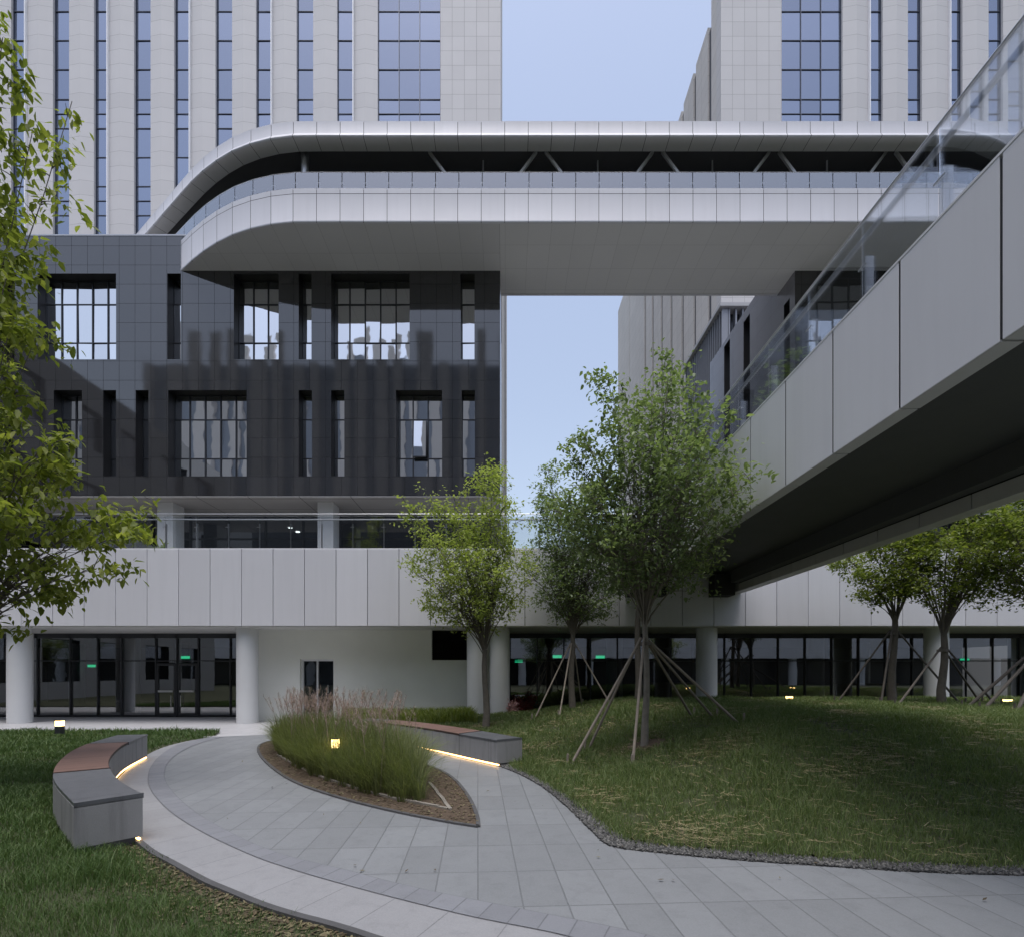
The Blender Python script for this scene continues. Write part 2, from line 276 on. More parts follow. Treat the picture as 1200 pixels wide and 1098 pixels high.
# ------------------------------------------------------------------ object helpers
ORG = {}
def tag(o, label=None, cat=None, group=None, kind=None):
    if label: o['label'] = label
    if cat: o['category'] = cat
    if group: o['group'] = group
    if kind: o['kind'] = kind
    return o
def thing(name, loc, label, cat, group=None):
    o = bpy.data.objects.new(name, None); COL.objects.link(o); o.location = loc; o.empty_display_size = 0.3
    ORG[o.name] = Vector(loc); return tag(o, label, cat, group)
def link(name, me, parent=None, org=None):
    o = bpy.data.objects.new(name, me); COL.objects.link(o)
    if parent is not None:
        o.parent = parent; ORG[o.name] = ORG[parent.name].copy()
    else:
        ORG[o.name] = Vector(org) if org else Vector((0, 0, 0)); o.location = ORG[o.name]
    return o
class MB:
    def __init__(s): s.v = []; s.f = []; s.m = []; s.uv = {}
    def face(s, pts, mi=0, uv=None):
        k = len(s.v); s.v += [tuple(p) for p in pts]; s.f.append(tuple(range(k, k + len(pts)))); s.m.append(mi)
        if uv: s.uv[len(s.f) - 1] = uv
        return s
    def box(s, x0, x1, y0, y1, z0, z1, mi=0):
        if x1 < x0: x0, x1 = x1, x0
        if y1 < y0: y0, y1 = y1, y0
        if z1 < z0: z0, z1 = z1, z0
        k = len(s.v)
        s.v += [(x0, y0, z0), (x1, y0, z0), (x1, y1, z0), (x0, y1, z0), (x0, y0, z1), (x1, y0, z1), (x1, y1, z1), (x0, y1, z1)]
        for q in ((0, 3, 2, 1), (4, 5, 6, 7), (0, 1, 5, 4), (1, 2, 6, 5), (2, 3, 7, 6), (3, 0, 4, 7)):
            s.f.append(tuple(k + i for i in q)); s.m.append(mi)
        return s
    def prism(s, pts, z0, z1, mi=0):              # plan polygon (counter-clockwise) between two heights
        k = len(s.v); n = len(pts)
        s.v += [(p[0], p[1], z0) for p in pts] + [(p[0], p[1], z1) for p in pts]
        s.f.append(tuple(k + i for i in reversed(range(n)))); s.f.append(tuple(k + n + i for i in range(n))); s.m += [mi, mi]
        for i in range(n):
            j = (i + 1) % n; s.f.append((k + i, k + j, k + n + j, k + n + i)); s.m.append(mi)
        return s
    def tube(s, a, b, r0, r1=None, n=8, mi=0, cap=True):
        r1 = r0 if r1 is None else r1
        a = Vector(a); b = Vector(b); d = (b - a).normalized()
        u = d.orthogonal().normalized(); w_ = d.cross(u); k = len(s.v)
        for c, r in ((a, r0), (b, r1)):
            for i in range(n):
                th = 2 * math.pi * i / n; s.v.append(tuple(c + (u * math.cos(th) + w_ * math.sin(th)) * r))
        for i in range(n):
            j = (i + 1) % n; s.f.append((k + i, k + j, k + n + j, k + n + i)); s.m.append(mi)
        if cap: s.f.append(tuple(k + i for i in reversed(range(n)))); s.f.append(tuple(k + n + i for i in range(n))); s.m += [mi, mi]
        return s
    def path(s, pts, rad, n=6, mi=0):             # one continuous tapering tube through the points
        k0 = None; pv = None
        P = [Vector(p) for p in pts]; u = (P[1] - P[0]).normalized().orthogonal().normalized()
        for i, p in enumerate(P):
            d = (P[min(i + 1, len(P) - 1)] - P[max(i - 1, 0)]).normalized()
            u = (u - d * u.dot(d)).normalized(); w_ = d.cross(u); k = len(s.v); r = rad[i]
            for j in range(n):
                th = 2 * math.pi * j / n; s.v.append(tuple(p + (u * math.cos(th) + w_ * math.sin(th)) * r))
            if k0 is not None:
                for j in range(n):
                    j2 = (j + 1) % n; s.f.append((k0 + j, k0 + j2, k + j2, k + j)); s.m.append(mi)
            k0 = k
        s.f.append(tuple(k0 + i for i in range(n))); s.m.append(mi)
        return s
    def build(s, name, mats, parent=None, smooth=False, bevel=0.0, org=None):
        if not isinstance(mats, (list, tuple)): mats = [mats]
        me = bpy.data.meshes.new(name)
        o = link(name, me, parent, org); c = ORG[o.name]
        me.from_pydata([(x - c.x, y - c.y, z - c.z) for x, y, z in s.v], [], s.f)
        for m_ in mats: me.materials.append(m_)
        me.polygons.foreach_set('material_index', s.m)
        if s.uv:
            ul = me.uv_layers.new(name='UVMap')
            for fi, uv in s.uv.items():
                for li, q in zip(me.polygons[fi].loop_indices, uv): ul.data[li].uv = q
        if smooth:
            me.polygons.foreach_set('use_smooth', [True] * len(me.polygons))
            try: me.set_sharp_from_angle(angle=R(35))
            except Exception: pass
        me.update()
        if bevel:
            md = o.modifiers.new('bevel', 'BEVEL'); md.width = bevel; md.segments = 2; md.limit_method = 'ANGLE'
        return o
def np_mesh(name, V, quads, tris, mat, parent=None, smooth=False, org=None):
    me = bpy.data.meshes.new(name); o = link(name, me, parent, org); c = ORG[o.name]
    V = np.asarray(V, dtype=np.float32) - np.array([c.x, c.y, c.z], dtype=np.float32)
    nq, nt_ = len(quads), len(tris)
    loops = np.concatenate([np.asarray(quads, dtype=np.int32).ravel() if nq else np.zeros(0, np.int32), np.asarray(tris, dtype=np.int32).ravel() if nt_ else np.zeros(0, np.int32)])
    starts = np.concatenate([np.arange(nq, dtype=np.int32) * 4, nq * 4 + np.arange(nt_, dtype=np.int32) * 3])
    tot = np.concatenate([np.full(nq, 4, np.int32), np.full(nt_, 3, np.int32)])
    me.vertices.add(len(V)); me.vertices.foreach_set('co', V.ravel())
    me.loops.add(len(loops)); me.loops.foreach_set('vertex_index', loops)
    me.polygons.add(nq + nt_); me.polygons.foreach_set('loop_start', starts); me.polygons.foreach_set('loop_total', tot)
    if smooth: me.polygons.foreach_set('use_smooth', np.ones(nq + nt_, dtype=bool))
    me.materials.append(mat); me.update(calc_edges=True); me.validate()
    return o
def holed_wall(mb, x0, x1, z0, z1, holes, y, depth, mi=0, ri=1, horiz='x', sgn=1):
    """a wall face with window openings and their reveals; holes = (a0, a1, z0, z1)"""
    xs = sorted({x0, x1, *[h[0] for h in holes], *[h[1] for h in holes]}); zs = sorted({z0, z1, *[h[2] for h in holes], *[h[3] for h in holes]})
    def P(a, z, dy=0.0): return (a, y + dy, z) if horiz == 'x' else (y + dy, a, z)
    for i in range(len(xs) - 1):
        for j in range(len(zs) - 1):
            cx, cz = (xs[i] + xs[i + 1]) / 2, (zs[j] + zs[j + 1]) / 2
            if any(h[0] < cx < h[1] and h[2] < cz < h[3] for h in holes): continue
            mb.face([P(xs[i], zs[j]), P(xs[i + 1], zs[j]), P(xs[i + 1], zs[j + 1]), P(xs[i], zs[j + 1])], mi)
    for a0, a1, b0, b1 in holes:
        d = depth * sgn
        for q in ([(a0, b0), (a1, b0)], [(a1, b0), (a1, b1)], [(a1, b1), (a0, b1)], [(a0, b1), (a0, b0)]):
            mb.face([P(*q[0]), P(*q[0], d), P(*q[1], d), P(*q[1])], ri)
def resample(pts, n=None, step=None):
    P = np.array(pts, float); d = np.r_[0, np.cumsum(np.hypot(*np.diff(P[:, :2], axis=0).T))]
    if n is None: n = max(2, int(round(d[-1] / step)) + 1)
    s = np.linspace(0, d[-1], n); return np.stack([np.interp(s, d, P[:, k]) for k in range(P.shape[1])], 1), s
def smoothline(pts, it=2):
    P = [tuple(p) for p in pts]
    for _ in range(it):
        Q = [P[0]]
        for a, b_ in zip(P[:-1], P[1:]):
            Q += [(a[0] * .75 + b_[0] * .25, a[1] * .75 + b_[1] * .25), (a[0] * .25 + b_[0] * .75, a[1] * .25 + b_[1] * .75)]
        P = Q + [P[-1]]
    return P
def offsets(P):                                   # unit normals (left of travel) along a polyline
    P = np.asarray(P, float); T = np.gradient(P, axis=0); T /= np.linalg.norm(T, axis=1)[:, None]
    return np.stack([-T[:, 1], T[:, 0]], 1)
def in_poly(x, y, poly):
    poly = np.asarray(poly, float); inside = np.zeros(np.shape(x), bool); j = len(poly) - 1
    for i in range(len(poly)):
        xi, yi = poly[i]; xj, yj = poly[j]
        c = ((yi > y) != (yj > y)) & (x < (xj - xi) * (y - yi) / (yj - yi + 1e-12) + xi); inside ^= c; j = i
    return inside
def dist_line(x, y, L):
    L = np.asarray(L, float); best = np.full(np.shape(x), 1e9)
    for a, b_ in zip(L[:-1], L[1:]):
        d = b_ - a; tt = np.clip(((x - a[0]) * d[0] + (y - a[1]) * d[1]) / (d @ d + 1e-12), 0, 1)
        best = np.minimum(best, np.hypot(x - a[0] - tt * d[0], y - a[1] - tt * d[1]))
    return best
def sstep(x): x = np.clip(x, 0, 1); return x * x * (3 - 2 * x)

#@@GROUND
# ------------------------------------------------------------------ ground plan
outer_px = [(172, 884), (192, 875), (220, 868), (249, 863.4)]
E_out = [GP(*p) for p in [(660, 1170), (560, 1134), (500, 1116), (436, 1097), (420, 1091), (382, 1080), (355, 1073.5), (311.8, 1060.5), (270.6, 1043), (246.7, 1033.4), (225, 1021.5), (203.4, 1009.6), (181.7, 998.7), (166.5, 985.7)]]
bench_in = [GP(*p, 0.45) for p in [(166.4, 929.5), (148.5, 920.8), (132, 908.4), (126.5, 896), (128, 887.8), (134.8, 879.5), (145.8, 870.7), (172.7, 860)]]
def back(L, d):
    a, b_ = np.array(L[0]), np.array(L[1]); u = (a - b_) / np.linalg.norm(a - b_); return [tuple(a + u * d)] + L
E_out = back(E_out, 5.0)
E_out += bench_in[1:-1] + [GP(*p) for p in outer_px]
E_mid = [GP(*p) for p in [(830, 1150), (760, 1124), (700, 1108), (662, 1097), (622.5, 1088.8), (562, 1077.5), (505, 1064), (448, 1049.5), (409, 1039), (362.5, 1026), (330, 1015.6), (305, 1007.4), (261, 988), (233.8, 974), (206, 957), (189.8, 942.8), (176, 926), (172.7, 912.5), (176, 898.8), (187, 885), (209, 871), (249, 863.2)]]
E_inn = [GP(*p) for p in [(860, 1140), (800, 1108), (740, 1092), (700, 1083.5), (650, 1074), (615, 1067), (560, 1056), (510, 1046), (465, 1036), (423.8, 1025), (400, 1018.8), (365, 1011), (330, 1001.9), (297, 989.5), (269.5, 975.8), (236.5, 957.9), (211.8, 938.6), (196.6, 920.8), (191.7, 909.8), (195, 894.6), (209, 882), (232, 871), (262, 863.2)]]
E_mid = back(E_mid, 4.6); E_inn = back(E_inn, 4.4)
E_right = [GP(*p) for p in [(454, 867.5), (502, 875), (538, 883), (583.3, 897.3), (600, 903.5), (614, 909.7), (626.7, 916.7), (639, 924.4), (654.5, 936.8), (670, 950.7), (684, 964.7), (699.4, 980), (712, 992.5), (750, 997.5), (800, 1002.5), (870, 1009), (950, 1014), (1075, 1022.5), (1200, 1026.5), (1400, 1030)]] + [(12, 3.6), (24, 3.1)]
G_out = [GP(*p) for p in [(583.3, 895), (600, 899), (630, 911.5), (654.5, 926), (679, 943), (702.5, 962), (719.5, 975), (737, 985.5), (755, 989), (800, 994), (900, 1002), (1050, 1012), (1200, 1017.5), (1400, 1021)]] + [(12, 3.72), (26, 3.1)]
bed_l = [GP(*p) for p in [(560.5, 969.5), (526, 964.4), (460, 951.5), (400, 936.5), (346, 918.5), (319, 900.5), (305.5, 887), (301.6, 878), (305, 872), (320, 867.5), (345, 866)]]
bed_r = [GP(*p) for p in [(345, 866), (385, 869), (420, 874), (450, 880), (475, 887), (502, 897.5), (520, 905), (535, 915.5), (550, 935), (559.6, 957), (560.5, 969.5)]]
E_out, E_mid, E_inn, bed_l, bed_r, bench_in = [smoothline(q) for q in (E_out, E_mid, E_inn, bed_l, bed_r, bench_in)]
BED = list(bed_l) + list(bed_r)[1:-1]
PLZ_Y = 13.4

ground = MB().face([(-600, -600, -0.06), (600, -600, -0.06), (600, 900, -0.06), (-600, 900, -0.06)]).build('ground', TURF); tag(ground, kind='structure')
pz = MB().face([(-30, PLZ_Y - 0.9, 0.0), (-1.2, PLZ_Y - 0.9, 0.0), (-1.2, 17.95, 0.0), (-30, 17.95, 0.0)])
tag(pz.build('plaza', PLAZA), kind='structure')
# main path sheet: bounded by the border's outer edge and the right-hand edge
pp = [(p[0], p[1]) for p in E_mid] + [(-4.0, PLZ_Y + 0.4), (-1.5, PLZ_Y + 0.4)] + [(E_right[0][0] - 0.6, E_right[0][1] + 0.7)] + [(p[0], p[1]) for p in smoothline(E_right)] + [(24, -3), (E_mid[0][0], -3)]
tag(MB().face([(x, y, 0.004) for x, y in reversed(pp)]).build('path', PAVE), kind='structure')
def near_on(L, P):
    L = np.asarray(L, float); out = []; lo_s = 0.0
    seg = np.hypot(*np.diff(L, axis=0).T); cum = np.r_[0, np.cumsum(seg)]
    for p in P:
        best = (1e9, 0)
        for i in range(len(L) - 1):
            d = L[i + 1] - L[i]; t_ = min(1, max(0, float((p - L[i]) @ d / (d @ d + 1e-12)))); q = L[i] + d * t_; e = float(np.hypot(*(p - q)))
            if e < best[0] and cum[i] + seg[i] * t_ >= lo_s: best = (e, cum[i] + seg[i] * t_)
        lo_s = max(lo_s, best[1]) if best[0] < 1e9 else lo_s
        out.append([np.interp(lo_s, cum, L[:, 0]), np.interp(lo_s, cum, L[:, 1])])
    return np.array(out)
def strip(name, A, B, z, mat, n=160):
    a, sa_ = resample(A, n); sb = sa_; b_ = near_on(B, a); mb = MB()
    for i in range(n - 1):
        s0, s1 = (sa_[i] + sb[i]) / 2, (sa_[i + 1] + sb[i + 1]) / 2
        mb.face([(*a[i], z), (*b_[i], z), (*b_[i + 1], z), (*a[i + 1], z)], 0, [(s0, 0), (s0, .25), (s1, .25), (s1, 0)])
    return mb.build(name, mat)
tag(strip('path_border', E_out, E_mid, 0.008, BAND1), kind='structure')
tag(strip('path_band', E_mid, E_inn, 0.012, BAND2), kind='structure')
# steel/stone edging along the lawn side of the border
eo, _ = resample(E_out, 200); nn = offsets(eo); mb = MB()
k_end = int(200 * 0.66)
for i in range(0, k_end):
    a, b_ = eo[i], eo[i + 1]; na, nb = nn[i] * 0.05, nn[i + 1] * 0.05
    mb.prism([(a[0], a[1]), (b_[0], b_[1]), (b_[0] + nb[0], b_[1] + nb[1]), (a[0] + na[0], a[1] + na[1])][::-1], -0.05, 0.020)
tag(mb.build('path_kerb', EDGE), kind='structure')
# planting bed
def hnoise(x, y, s=1.0, seed=0):
    r = np.random.RandomState(seed); out = 0
    for k in range(6):
        a = r.rand() * 6.28; fr = s * (0.7 + r.rand() * 1.6); out = out + np.sin((x * math.cos(a) + y * math.sin(a)) * fr + r.rand() * 6.28)
    return out / 6
def sheet(name, poly, zf, res, mat, kind='structure', lines=None):
    P = np.array(poly); x0, y0 = P.min(0); x1, y1 = P.max(0)
    nx, ny = int((x1 - x0) / res) + 2, int((y1 - y0) / res) + 2
    gx_, gy_ = np.meshgrid(np.linspace(x0, x1, nx), np.linspace(y0, y1, ny)); Z = zf(gx_, gy_)
    V = np.stack([gx_.ravel(), gy_.ravel(), Z.ravel()], 1)
    cx = (gx_[:-1, :-1] + gx_[1:, 1:]) / 2; cy = (gy_[:-1, :-1] + gy_[1:, 1:]) / 2
    ins = in_poly(cx, cy, poly); idx = np.arange(nx * ny).reshape(ny, nx)
    q = np.stack([idx[:-1, :-1], idx[:-1, 1:], idx[1:, 1:], idx[1:, :-1]], -1)[ins]
    o = np_mesh(name, V, q, [], mat, smooth=True); tag(o, kind=kind); return o
bedring = list(BED) + [BED[0]]
def bed_z(x, y): d = dist_line(x, y, bedring); return 0.016 + 0.10 * sstep(d / 1.2) + 0.012 * hnoise(x, y, 22, 3) * np.clip(d * 6, 0, 1)
sheet('soil', BED, bed_z, 0.035, SOIL)
bl, _ = resample(bedring, 150); nb_ = offsets(bl); mb = MB()
for i in range(149):
    a, b_ = bl[i], bl[i + 1]; na, nb2 = nb_[i] * 0.022, nb_[i + 1] * 0.022
    mb.prism([(a[0] - na[0], a[1] - na[1]), (b_[0] - nb2[0], b_[1] - nb2[1]), (b_[0] + nb2[0], b_[1] + nb2[1]), (a[0] + na[0], a[1] + na[1])][::-1], 0.0, 0.026)
tag(mb.build('bed_kerb', EDGE), kind='structure')
# inner edging of the bed, a curved pale strip set in the soil
inner_px = [(517, 949), (508, 935), (502, 925)]
ie = smoothline([GP(*p) for p in [(525, 951), (490, 945), (430, 931), (380, 915), (345, 899), (325, 886)]]); mb = MB()
for L in (ie, smoothline([GP(*p) for p in [(528, 952), (516, 937), (503, 921)]])):
    r_, _ = resample(L, 40); o_ = offsets(r_)
    for i in range(39):
        a, b_ = r_[i], r_[i + 1]; na, nb2 = o_[i] * 0.02, o_[i + 1] * 0.02
        z = float(bed_z(np.array([a[0]]), np.array([a[1]]))[0]) + 0.022
        mb.prism([(a[0] - na[0], a[1] - na[1]), (b_[0] - nb2[0], b_[1] - nb2[1]), (b_[0] + nb2[0], b_[1] + nb2[1]), (a[0] + na[0], a[1] + na[1])][::-1], z - 0.06, z)
tag(mb.build('bed_edging', EDGEL), kind='structure')

# right lawn: a low mound between the path and the building
G_out[0] = (GP(611.5, 864, .45)[0] - .12, GP(611.5, 864, .45)[1] - .1)
G_s = smoothline(G_out)
bench_back_px = [(611.5, 864), (574, 858.5), (529, 851), (478, 846.5), (450, 845)]
B2OUT = smoothline([GP(*p, .45) for p in [(611.5, 864), (574, 857.5), (529, 850.5), (490, 845.6), (455, 842.5), (432, 841)]])
LAWN_R = [(p[0], p[1]) for p in G_s] + [(26, 17.6), (PX(597, 16.2) + .1, 17.6), (PX(597, 16.2) + .1, 16.58), (PX(440, 16.5), 16.58), (PX(405, 14.6), 14.6), (PX(412, 13.1), 13.1)] + [(p[0], p[1]) for p in B2OUT[::-1]]
path_edge = G_s[:] 
edge_line = B2OUT[::-1] + list(G_s)
def lawn_z(x, y):
    d = dist_line(x, y, edge_line)
    amp = 0.30 + 0.46 * sstep((x + 0.5) / 4.5)
    z = 0.02 + amp * sstep((d - 0.2) / 4.8 + 0.04) - 0.0
    fall = 1 - sstep((y - 15.0) / 2.2)
    z = z * fall + 0.02 * (1 - fall)
    return z + 0.02 * hnoise(x, y, 1.3, 5) * sstep(d / 1.5) + 0.008 * hnoise(x, y, 9, 6)
sheet('lawn', LAWN_R, lawn_z, 0.09, TURF)
LZ = lambda x, y: float(lawn_z(np.array([x]), np.array([y]))[0])
# gravel margin with a dark edging strip
er, _ = resample(smoothline(E_right)[12:], 220); gr, _ = resample(G_s, 220)
mb = MB()
for i in range(219):
    mb.face([(*er[i], -0.01), (*er[i + 1], -0.01), (*gr[i + 1], 0.0), (*gr[i], 0.0)])
tag(mb.build('gravel_bed', SOIL), kind='structure')
og = offsets(gr); mb = MB()
for i in range(70, 219):
    a, b_ = gr[i], gr[i + 1]; na, nb2 = og[i] * 0.035, og[i + 1] * 0.035
    mb.prism([(a[0], a[1]), (b_[0], b_[1]), (b_[0] + nb2[0], b_[1] + nb2[1]), (a[0] + na[0], a[1] + na[1])], -0.05, 0.035)
tag(mb.build('lawn_kerb', SOIL), kind='structure')

# left lawn
LAWN_L = [(p[0], p[1]) for p in eo[:k_end]]
bb = [GP(*p, 0.45) for p in [(87.5, 941.4), (61.9, 915), (62, 903), (67.4, 893), (82.5, 879.5), (104.5, 870), (137.5, 860.8)]]
bench_out = smoothline(bb)
LAWN_L = [(p[0] - 0.0, p[1]) for p in E_out if p[1] < 4.9] + [(-3.45, 4.85)] + [(p[0], p[1]) for p in bench_out] + [(bench_in[-1][0], bench_in[-1][1])] + [GP(*p) for p in outer_px] + [(-7.4, PLZ_Y), (-26, PLZ_Y), (-26, -5), (E_out[0][0], -5)]
def left_z(x, y): return -0.01 + 0.05 * sstep(dist_line(x, y, E_out) / 1.0) + 0.012 * hnoise(x, y, 4, 8)
sheet('lawn', LAWN_L, left_z, 0.07, TURF)

# ------------------------------------------------------------------ grass blades and other loose cover
def blades(name, xy, z, hgt, wid, lean, mat, seed, label, cat='grass', kind='stuff', parent=None, org=None, dirs=None, curve=0.6):
    r = np.random.RandomState(seed); n = len(xy)
    a = r.rand(n) * 6.283; dx, dy = np.cos(a), np.sin(a)
    la = r.rand(n) * 6.283 if dirs is None else dirs; L = lean * hgt * (0.3 + r.rand(n))
    base = np.stack([xy[:, 0], xy[:, 1], z], 1)
    side = np.stack([dx, dy, np.zeros(n)], 1) * (wid / 2)[:, None]
    ld = np.stack([np.cos(la), np.sin(la), np.zeros(n)], 1) * L[:, None]; up = np.array([0, 0, 1.0])
    mid = base + ld * (1 - curve) * 0.6 + up * (hgt * 0.6)[:, None]; tip = base + ld + up * (hgt * 0.96)[:, None]
    V = np.empty((n, 5, 3)); V[:, 0] = base - side; V[:, 1] = base + side; V[:, 2] = mid + side * 0.75; V[:, 3] = mid - side * 0.75; V[:, 4] = tip
    k = np.arange(n)[:, None] * 5
    o = np_mesh(name, V.reshape(-1, 3), k + np.array([[0, 1, 2, 3]]), k + np.array([[3, 2, 4]]), mat, parent=parent, org=org)
    return tag(o, label, cat, kind=kind) if parent is None else o
def scatter(poly, n, seed, wfun=None, box=None):
    r = np.random.RandomState(seed); P = np.array(poly); x0, y0 = P.min(0); x1, y1 = P.max(0)
    if box: x0, x1, y0, y1 = max(x0, box[0]), min(x1, box[1]), max(y0, box[2]), min(y1, box[3])
    out = []
    while sum(map(len, out)) < n:
        x = x0 + r.rand(n * 2) * (x1 - x0); y = y0 + r.rand(n * 2) * (y1 - y0)
        k = in_poly(x, y, poly)
        if wfun is not None: k &= r.rand(len(x)) < wfun(x, y)
        out.append(np.stack([x[k], y[k]], 1))
    return np.concatenate(out)[:n]
def seen(x, y):                                   # inside the camera's fan, with a margin for a step to the side
    return (np.abs(x) < 1.12 * y + 2.6)
wf = lambda x, y: np.clip((4.5 / np.maximum(y, 2.0)) ** 1.6, 0, 1) * seen(x, y)
xy = scatter(LAWN_L, 185000, 11, wf, (-17, 3.5, 0.4, 13.4))
r = np.random.RandomState(1); yy = xy[:, 1]
pat = hnoise(xy[:, 0], xy[:, 1], 5, 2)
dE = dist_line(xy[:, 0], xy[:, 1], E_out)
keep = (dE > 0.10 + 0.18 * (r.rand(len(xy)) ** 2)) | (r.rand(len(xy)) < 0.15); xy, yy, pat, dE = xy[keep], yy[keep], pat[keep], dE[keep]
hg = (0.05 + 0.06 * r.rand(len(xy))) * (1 + 0.75 * pat + .5 * hnoise(xy[:, 0], xy[:, 1], 1.9, 71)) * (1 + 0.35 * (r.rand(len(xy)) < 0.05)) * np.clip(0.45 + dE * 1.4, 0.45, 1)
blades('grass', xy, left_z(xy[:, 0], xy[:, 1]), hg, 0.0042 * np.maximum(yy / 3.6, 0.8), 0.75, GRASSL, 21, 'dense dark green grass of the lawn on the left, round the back of the curved bench')
wf2 = lambda x, y: np.clip((6.0 / np.maximum(y, 3.0)) ** 1.3, 0, 1) * seen(x, y)
xy = scatter(LAWN_R, 290000, 12, wf2, (-4, 19, 3.2, 16.6))
r = np.random.RandomState(3); yy = xy[:, 1]; pat = hnoise(xy[:, 0], xy[:, 1], 3.2, 9) + 0.5 * hnoise(xy[:, 0], xy[:, 1], 11, 10)
ring = np.hypot(xy[:, 0] - PX(757, 9.0), xy[:, 1] - 9.0) > 0.33
k = ((pat > -0.62) | (r.rand(len(xy)) < 0.4)) & ring; xy, yy, pat = xy[k], yy[k], pat[k]
hg = (0.05 + 0.075 * r.rand(len(xy))) * (1 + 0.55 * pat); sel = r.rand(len(xy)) < (0.025 + 0.24 * np.clip(hnoise(xy[:, 0], xy[:, 1], 2.3, 77) * 2.2 - .15, 0, 1))
zz = lawn_z(xy[:, 0], xy[:, 1])
blades('grass', xy[~sel], zz[~sel], hg[~sel], 0.0046 * np.maximum(yy[~sel] / 5.0, 0.9), 0.8, GRASSR, 22, 'rough green grass of the mounded lawn on the right, under the footbridge and trees')
ns = int(sel.sum()); st = np.random.RandomState(5)
V = np.empty((ns, 4, 3)); a = st.rand(ns) * 6.28; ln = 0.05 + 0.16 * st.rand(ns) ** 2; wd = 0.0022 * np.maximum(yy[sel] / 5, 0.9)
b0 = np.stack([xy[sel, 0], xy[sel, 1], zz[sel] + 0.01 + 0.06 * st.rand(ns)], 1); dv = np.stack([np.cos(a), np.sin(a), 0.25 * (st.rand(ns) - 0.4)], 1) * ln[:, None]; sv = np.stack([-np.sin(a), np.cos(a), np.full(ns, 0.5)], 1) * wd[:, None]
V[:, 0] = b0 - sv; V[:, 1] = b0 + sv; V[:, 2] = b0 + dv + sv; V[:, 3] = b0 + dv - sv
tag(np_mesh('straw_litter', V.reshape(-1, 3), np.arange(ns)[:, None] * 4 + np.array([[0, 1, 2, 3]]), [], STRAW), 'dry yellow straw scattered through the right lawn', 'straw', kind='stuff')

def pebbles(name, pts, z, size, mat, seed, label, cat):
    r = np.random.RandomState(seed); n = len(pts)
    base = np.array([(1, 0, 0), (0, 1, 0), (-1, 0, 0), (0, -1, 0), (0, 0, 1), (0, 0, -1.0)]); tri = np.array([(0, 1, 4), (1, 2, 4), (2, 3, 4), (3, 0, 4), (1, 0, 5), (2, 1, 5), (3, 2, 5), (0, 3, 5)])
    s = size * (0.5 + r.rand(n)); sc = np.stack([s * (0.8 + .5 * r.rand(n)), s * (0.6 + .4 * r.rand(n)), s * (0.45 + .3 * r.rand(n))], 1)
    V = base[None] * sc[:, None]; V = V + (r.rand(n, 6, 3) - .5) * s[:, None, None] * 0.5
    a = r.rand(n) * 6.28; c_, s_ = np.cos(a)[:, None], np.sin(a)[:, None]
    X = V[..., 0] * c_ - V[..., 1] * s_; Yv = V[..., 0] * s_ + V[..., 1] * c_
    V = np.stack([X + pts[:, 0:1], Yv + pts[:, 1:2], V[..., 2] + z[:, None]], -1)
    o = np_mesh(name, V.reshape(-1, 3), [], (np.arange(n)[:, None, None] * 6 + tri[None]).reshape(-1, 3), mat); return tag(o, label, cat, kind='stuff')
gpoly = [tuple(p) for p in er] + [tuple(p) for p in gr[::-1]]
gp = scatter(gpoly, 22000, 31, lambda x, y: seen(x, y) * 1.0, (-1, 6, 4, 9.3))
GRV = leafmat('gravel_mix', (0.045, 0.045, 0.045), (0.10, 0.10, 0.098), (0.24, 0.235, 0.22), 0.0)
pebbles('gravel', gp, 0.0 + np.random.RandomState(2).rand(len(gp)) * 0.02, 0.016, GRV, 32, 'grey gravel margin between the paving and the right lawn', 'gravel')
ov = scatter(gpoly, 2600, 33, lambda x, y: np.exp(-(dist_line(x, y, G_s) / .07) ** 2) * seen(x, y), (-1, 9, 3.5, 9.3)); ro = np.random.RandomState(34)
blades('grass', ov, np.full(len(ov), 0.0), 0.05 + 0.09 * ro.rand(len(ov)), np.full(len(ov), .0055), 1.1, GRASSR, 35, 'ragged grass spilling over the gravel margin beside the paving')
# leaf litter in the bed and along the border of the left lawn
bp = scatter(BED, 5200, 41, lambda x, y: np.exp(-dist_line(x, y, bedring) * 2.2) + 0.12)
br_ = np.random.RandomState(6)
lp = scatter(LAWN_L, 3800, 42, lambda x, y: np.exp(-((dist_line(x, y, E_out)) / 0.28) ** 2) * seen(x, y), (-5, 1, 1.6, 5))
def chips(name, P, z, size, mat, seed, label, tilt=0.5):
    r = np.random.RandomState(seed); n = len(P); a = r.rand(n) * 6.28; s = size * (0.4 + r.rand(n))
    d = np.stack([np.cos(a), np.sin(a), (r.rand(n) - .5) * tilt], 1) * s[:, None]; e = np.stack([-np.sin(a), np.cos(a), (r.rand(n) - .5) * tilt], 1) * (s * 0.4)[:, None]
    b = np.stack([P[:, 0], P[:, 1], z + 0.006 + 0.01 * r.rand(n)], 1); V = np.stack([b - d, b - e, b + d, b + e], 1)
    return tag(np_mesh(name, V.reshape(-1, 3), np.arange(n)[:, None] * 4 + np.array([[0, 1, 2, 3]]), [], mat), label, 'litter', kind='stuff')
LIT = leafmat('litter_mix', (0.06, 0.045, 0.03), (0.14, 0.11, 0.06), (0.26, 0.24, 0.13), 0.0)
chips('fallen_leaves', bp, bed_z(bp[:, 0], bp[:, 1]), 0.022, LIT, 43, 'brown leaf litter and chips on the soil of the planting bed')
chips('fallen_leaves', lp, left_z(lp[:, 0], lp[:, 1]), 0.022, LIT, 44, 'pale leaf litter along the edge of the pale granite border, left lawn side')

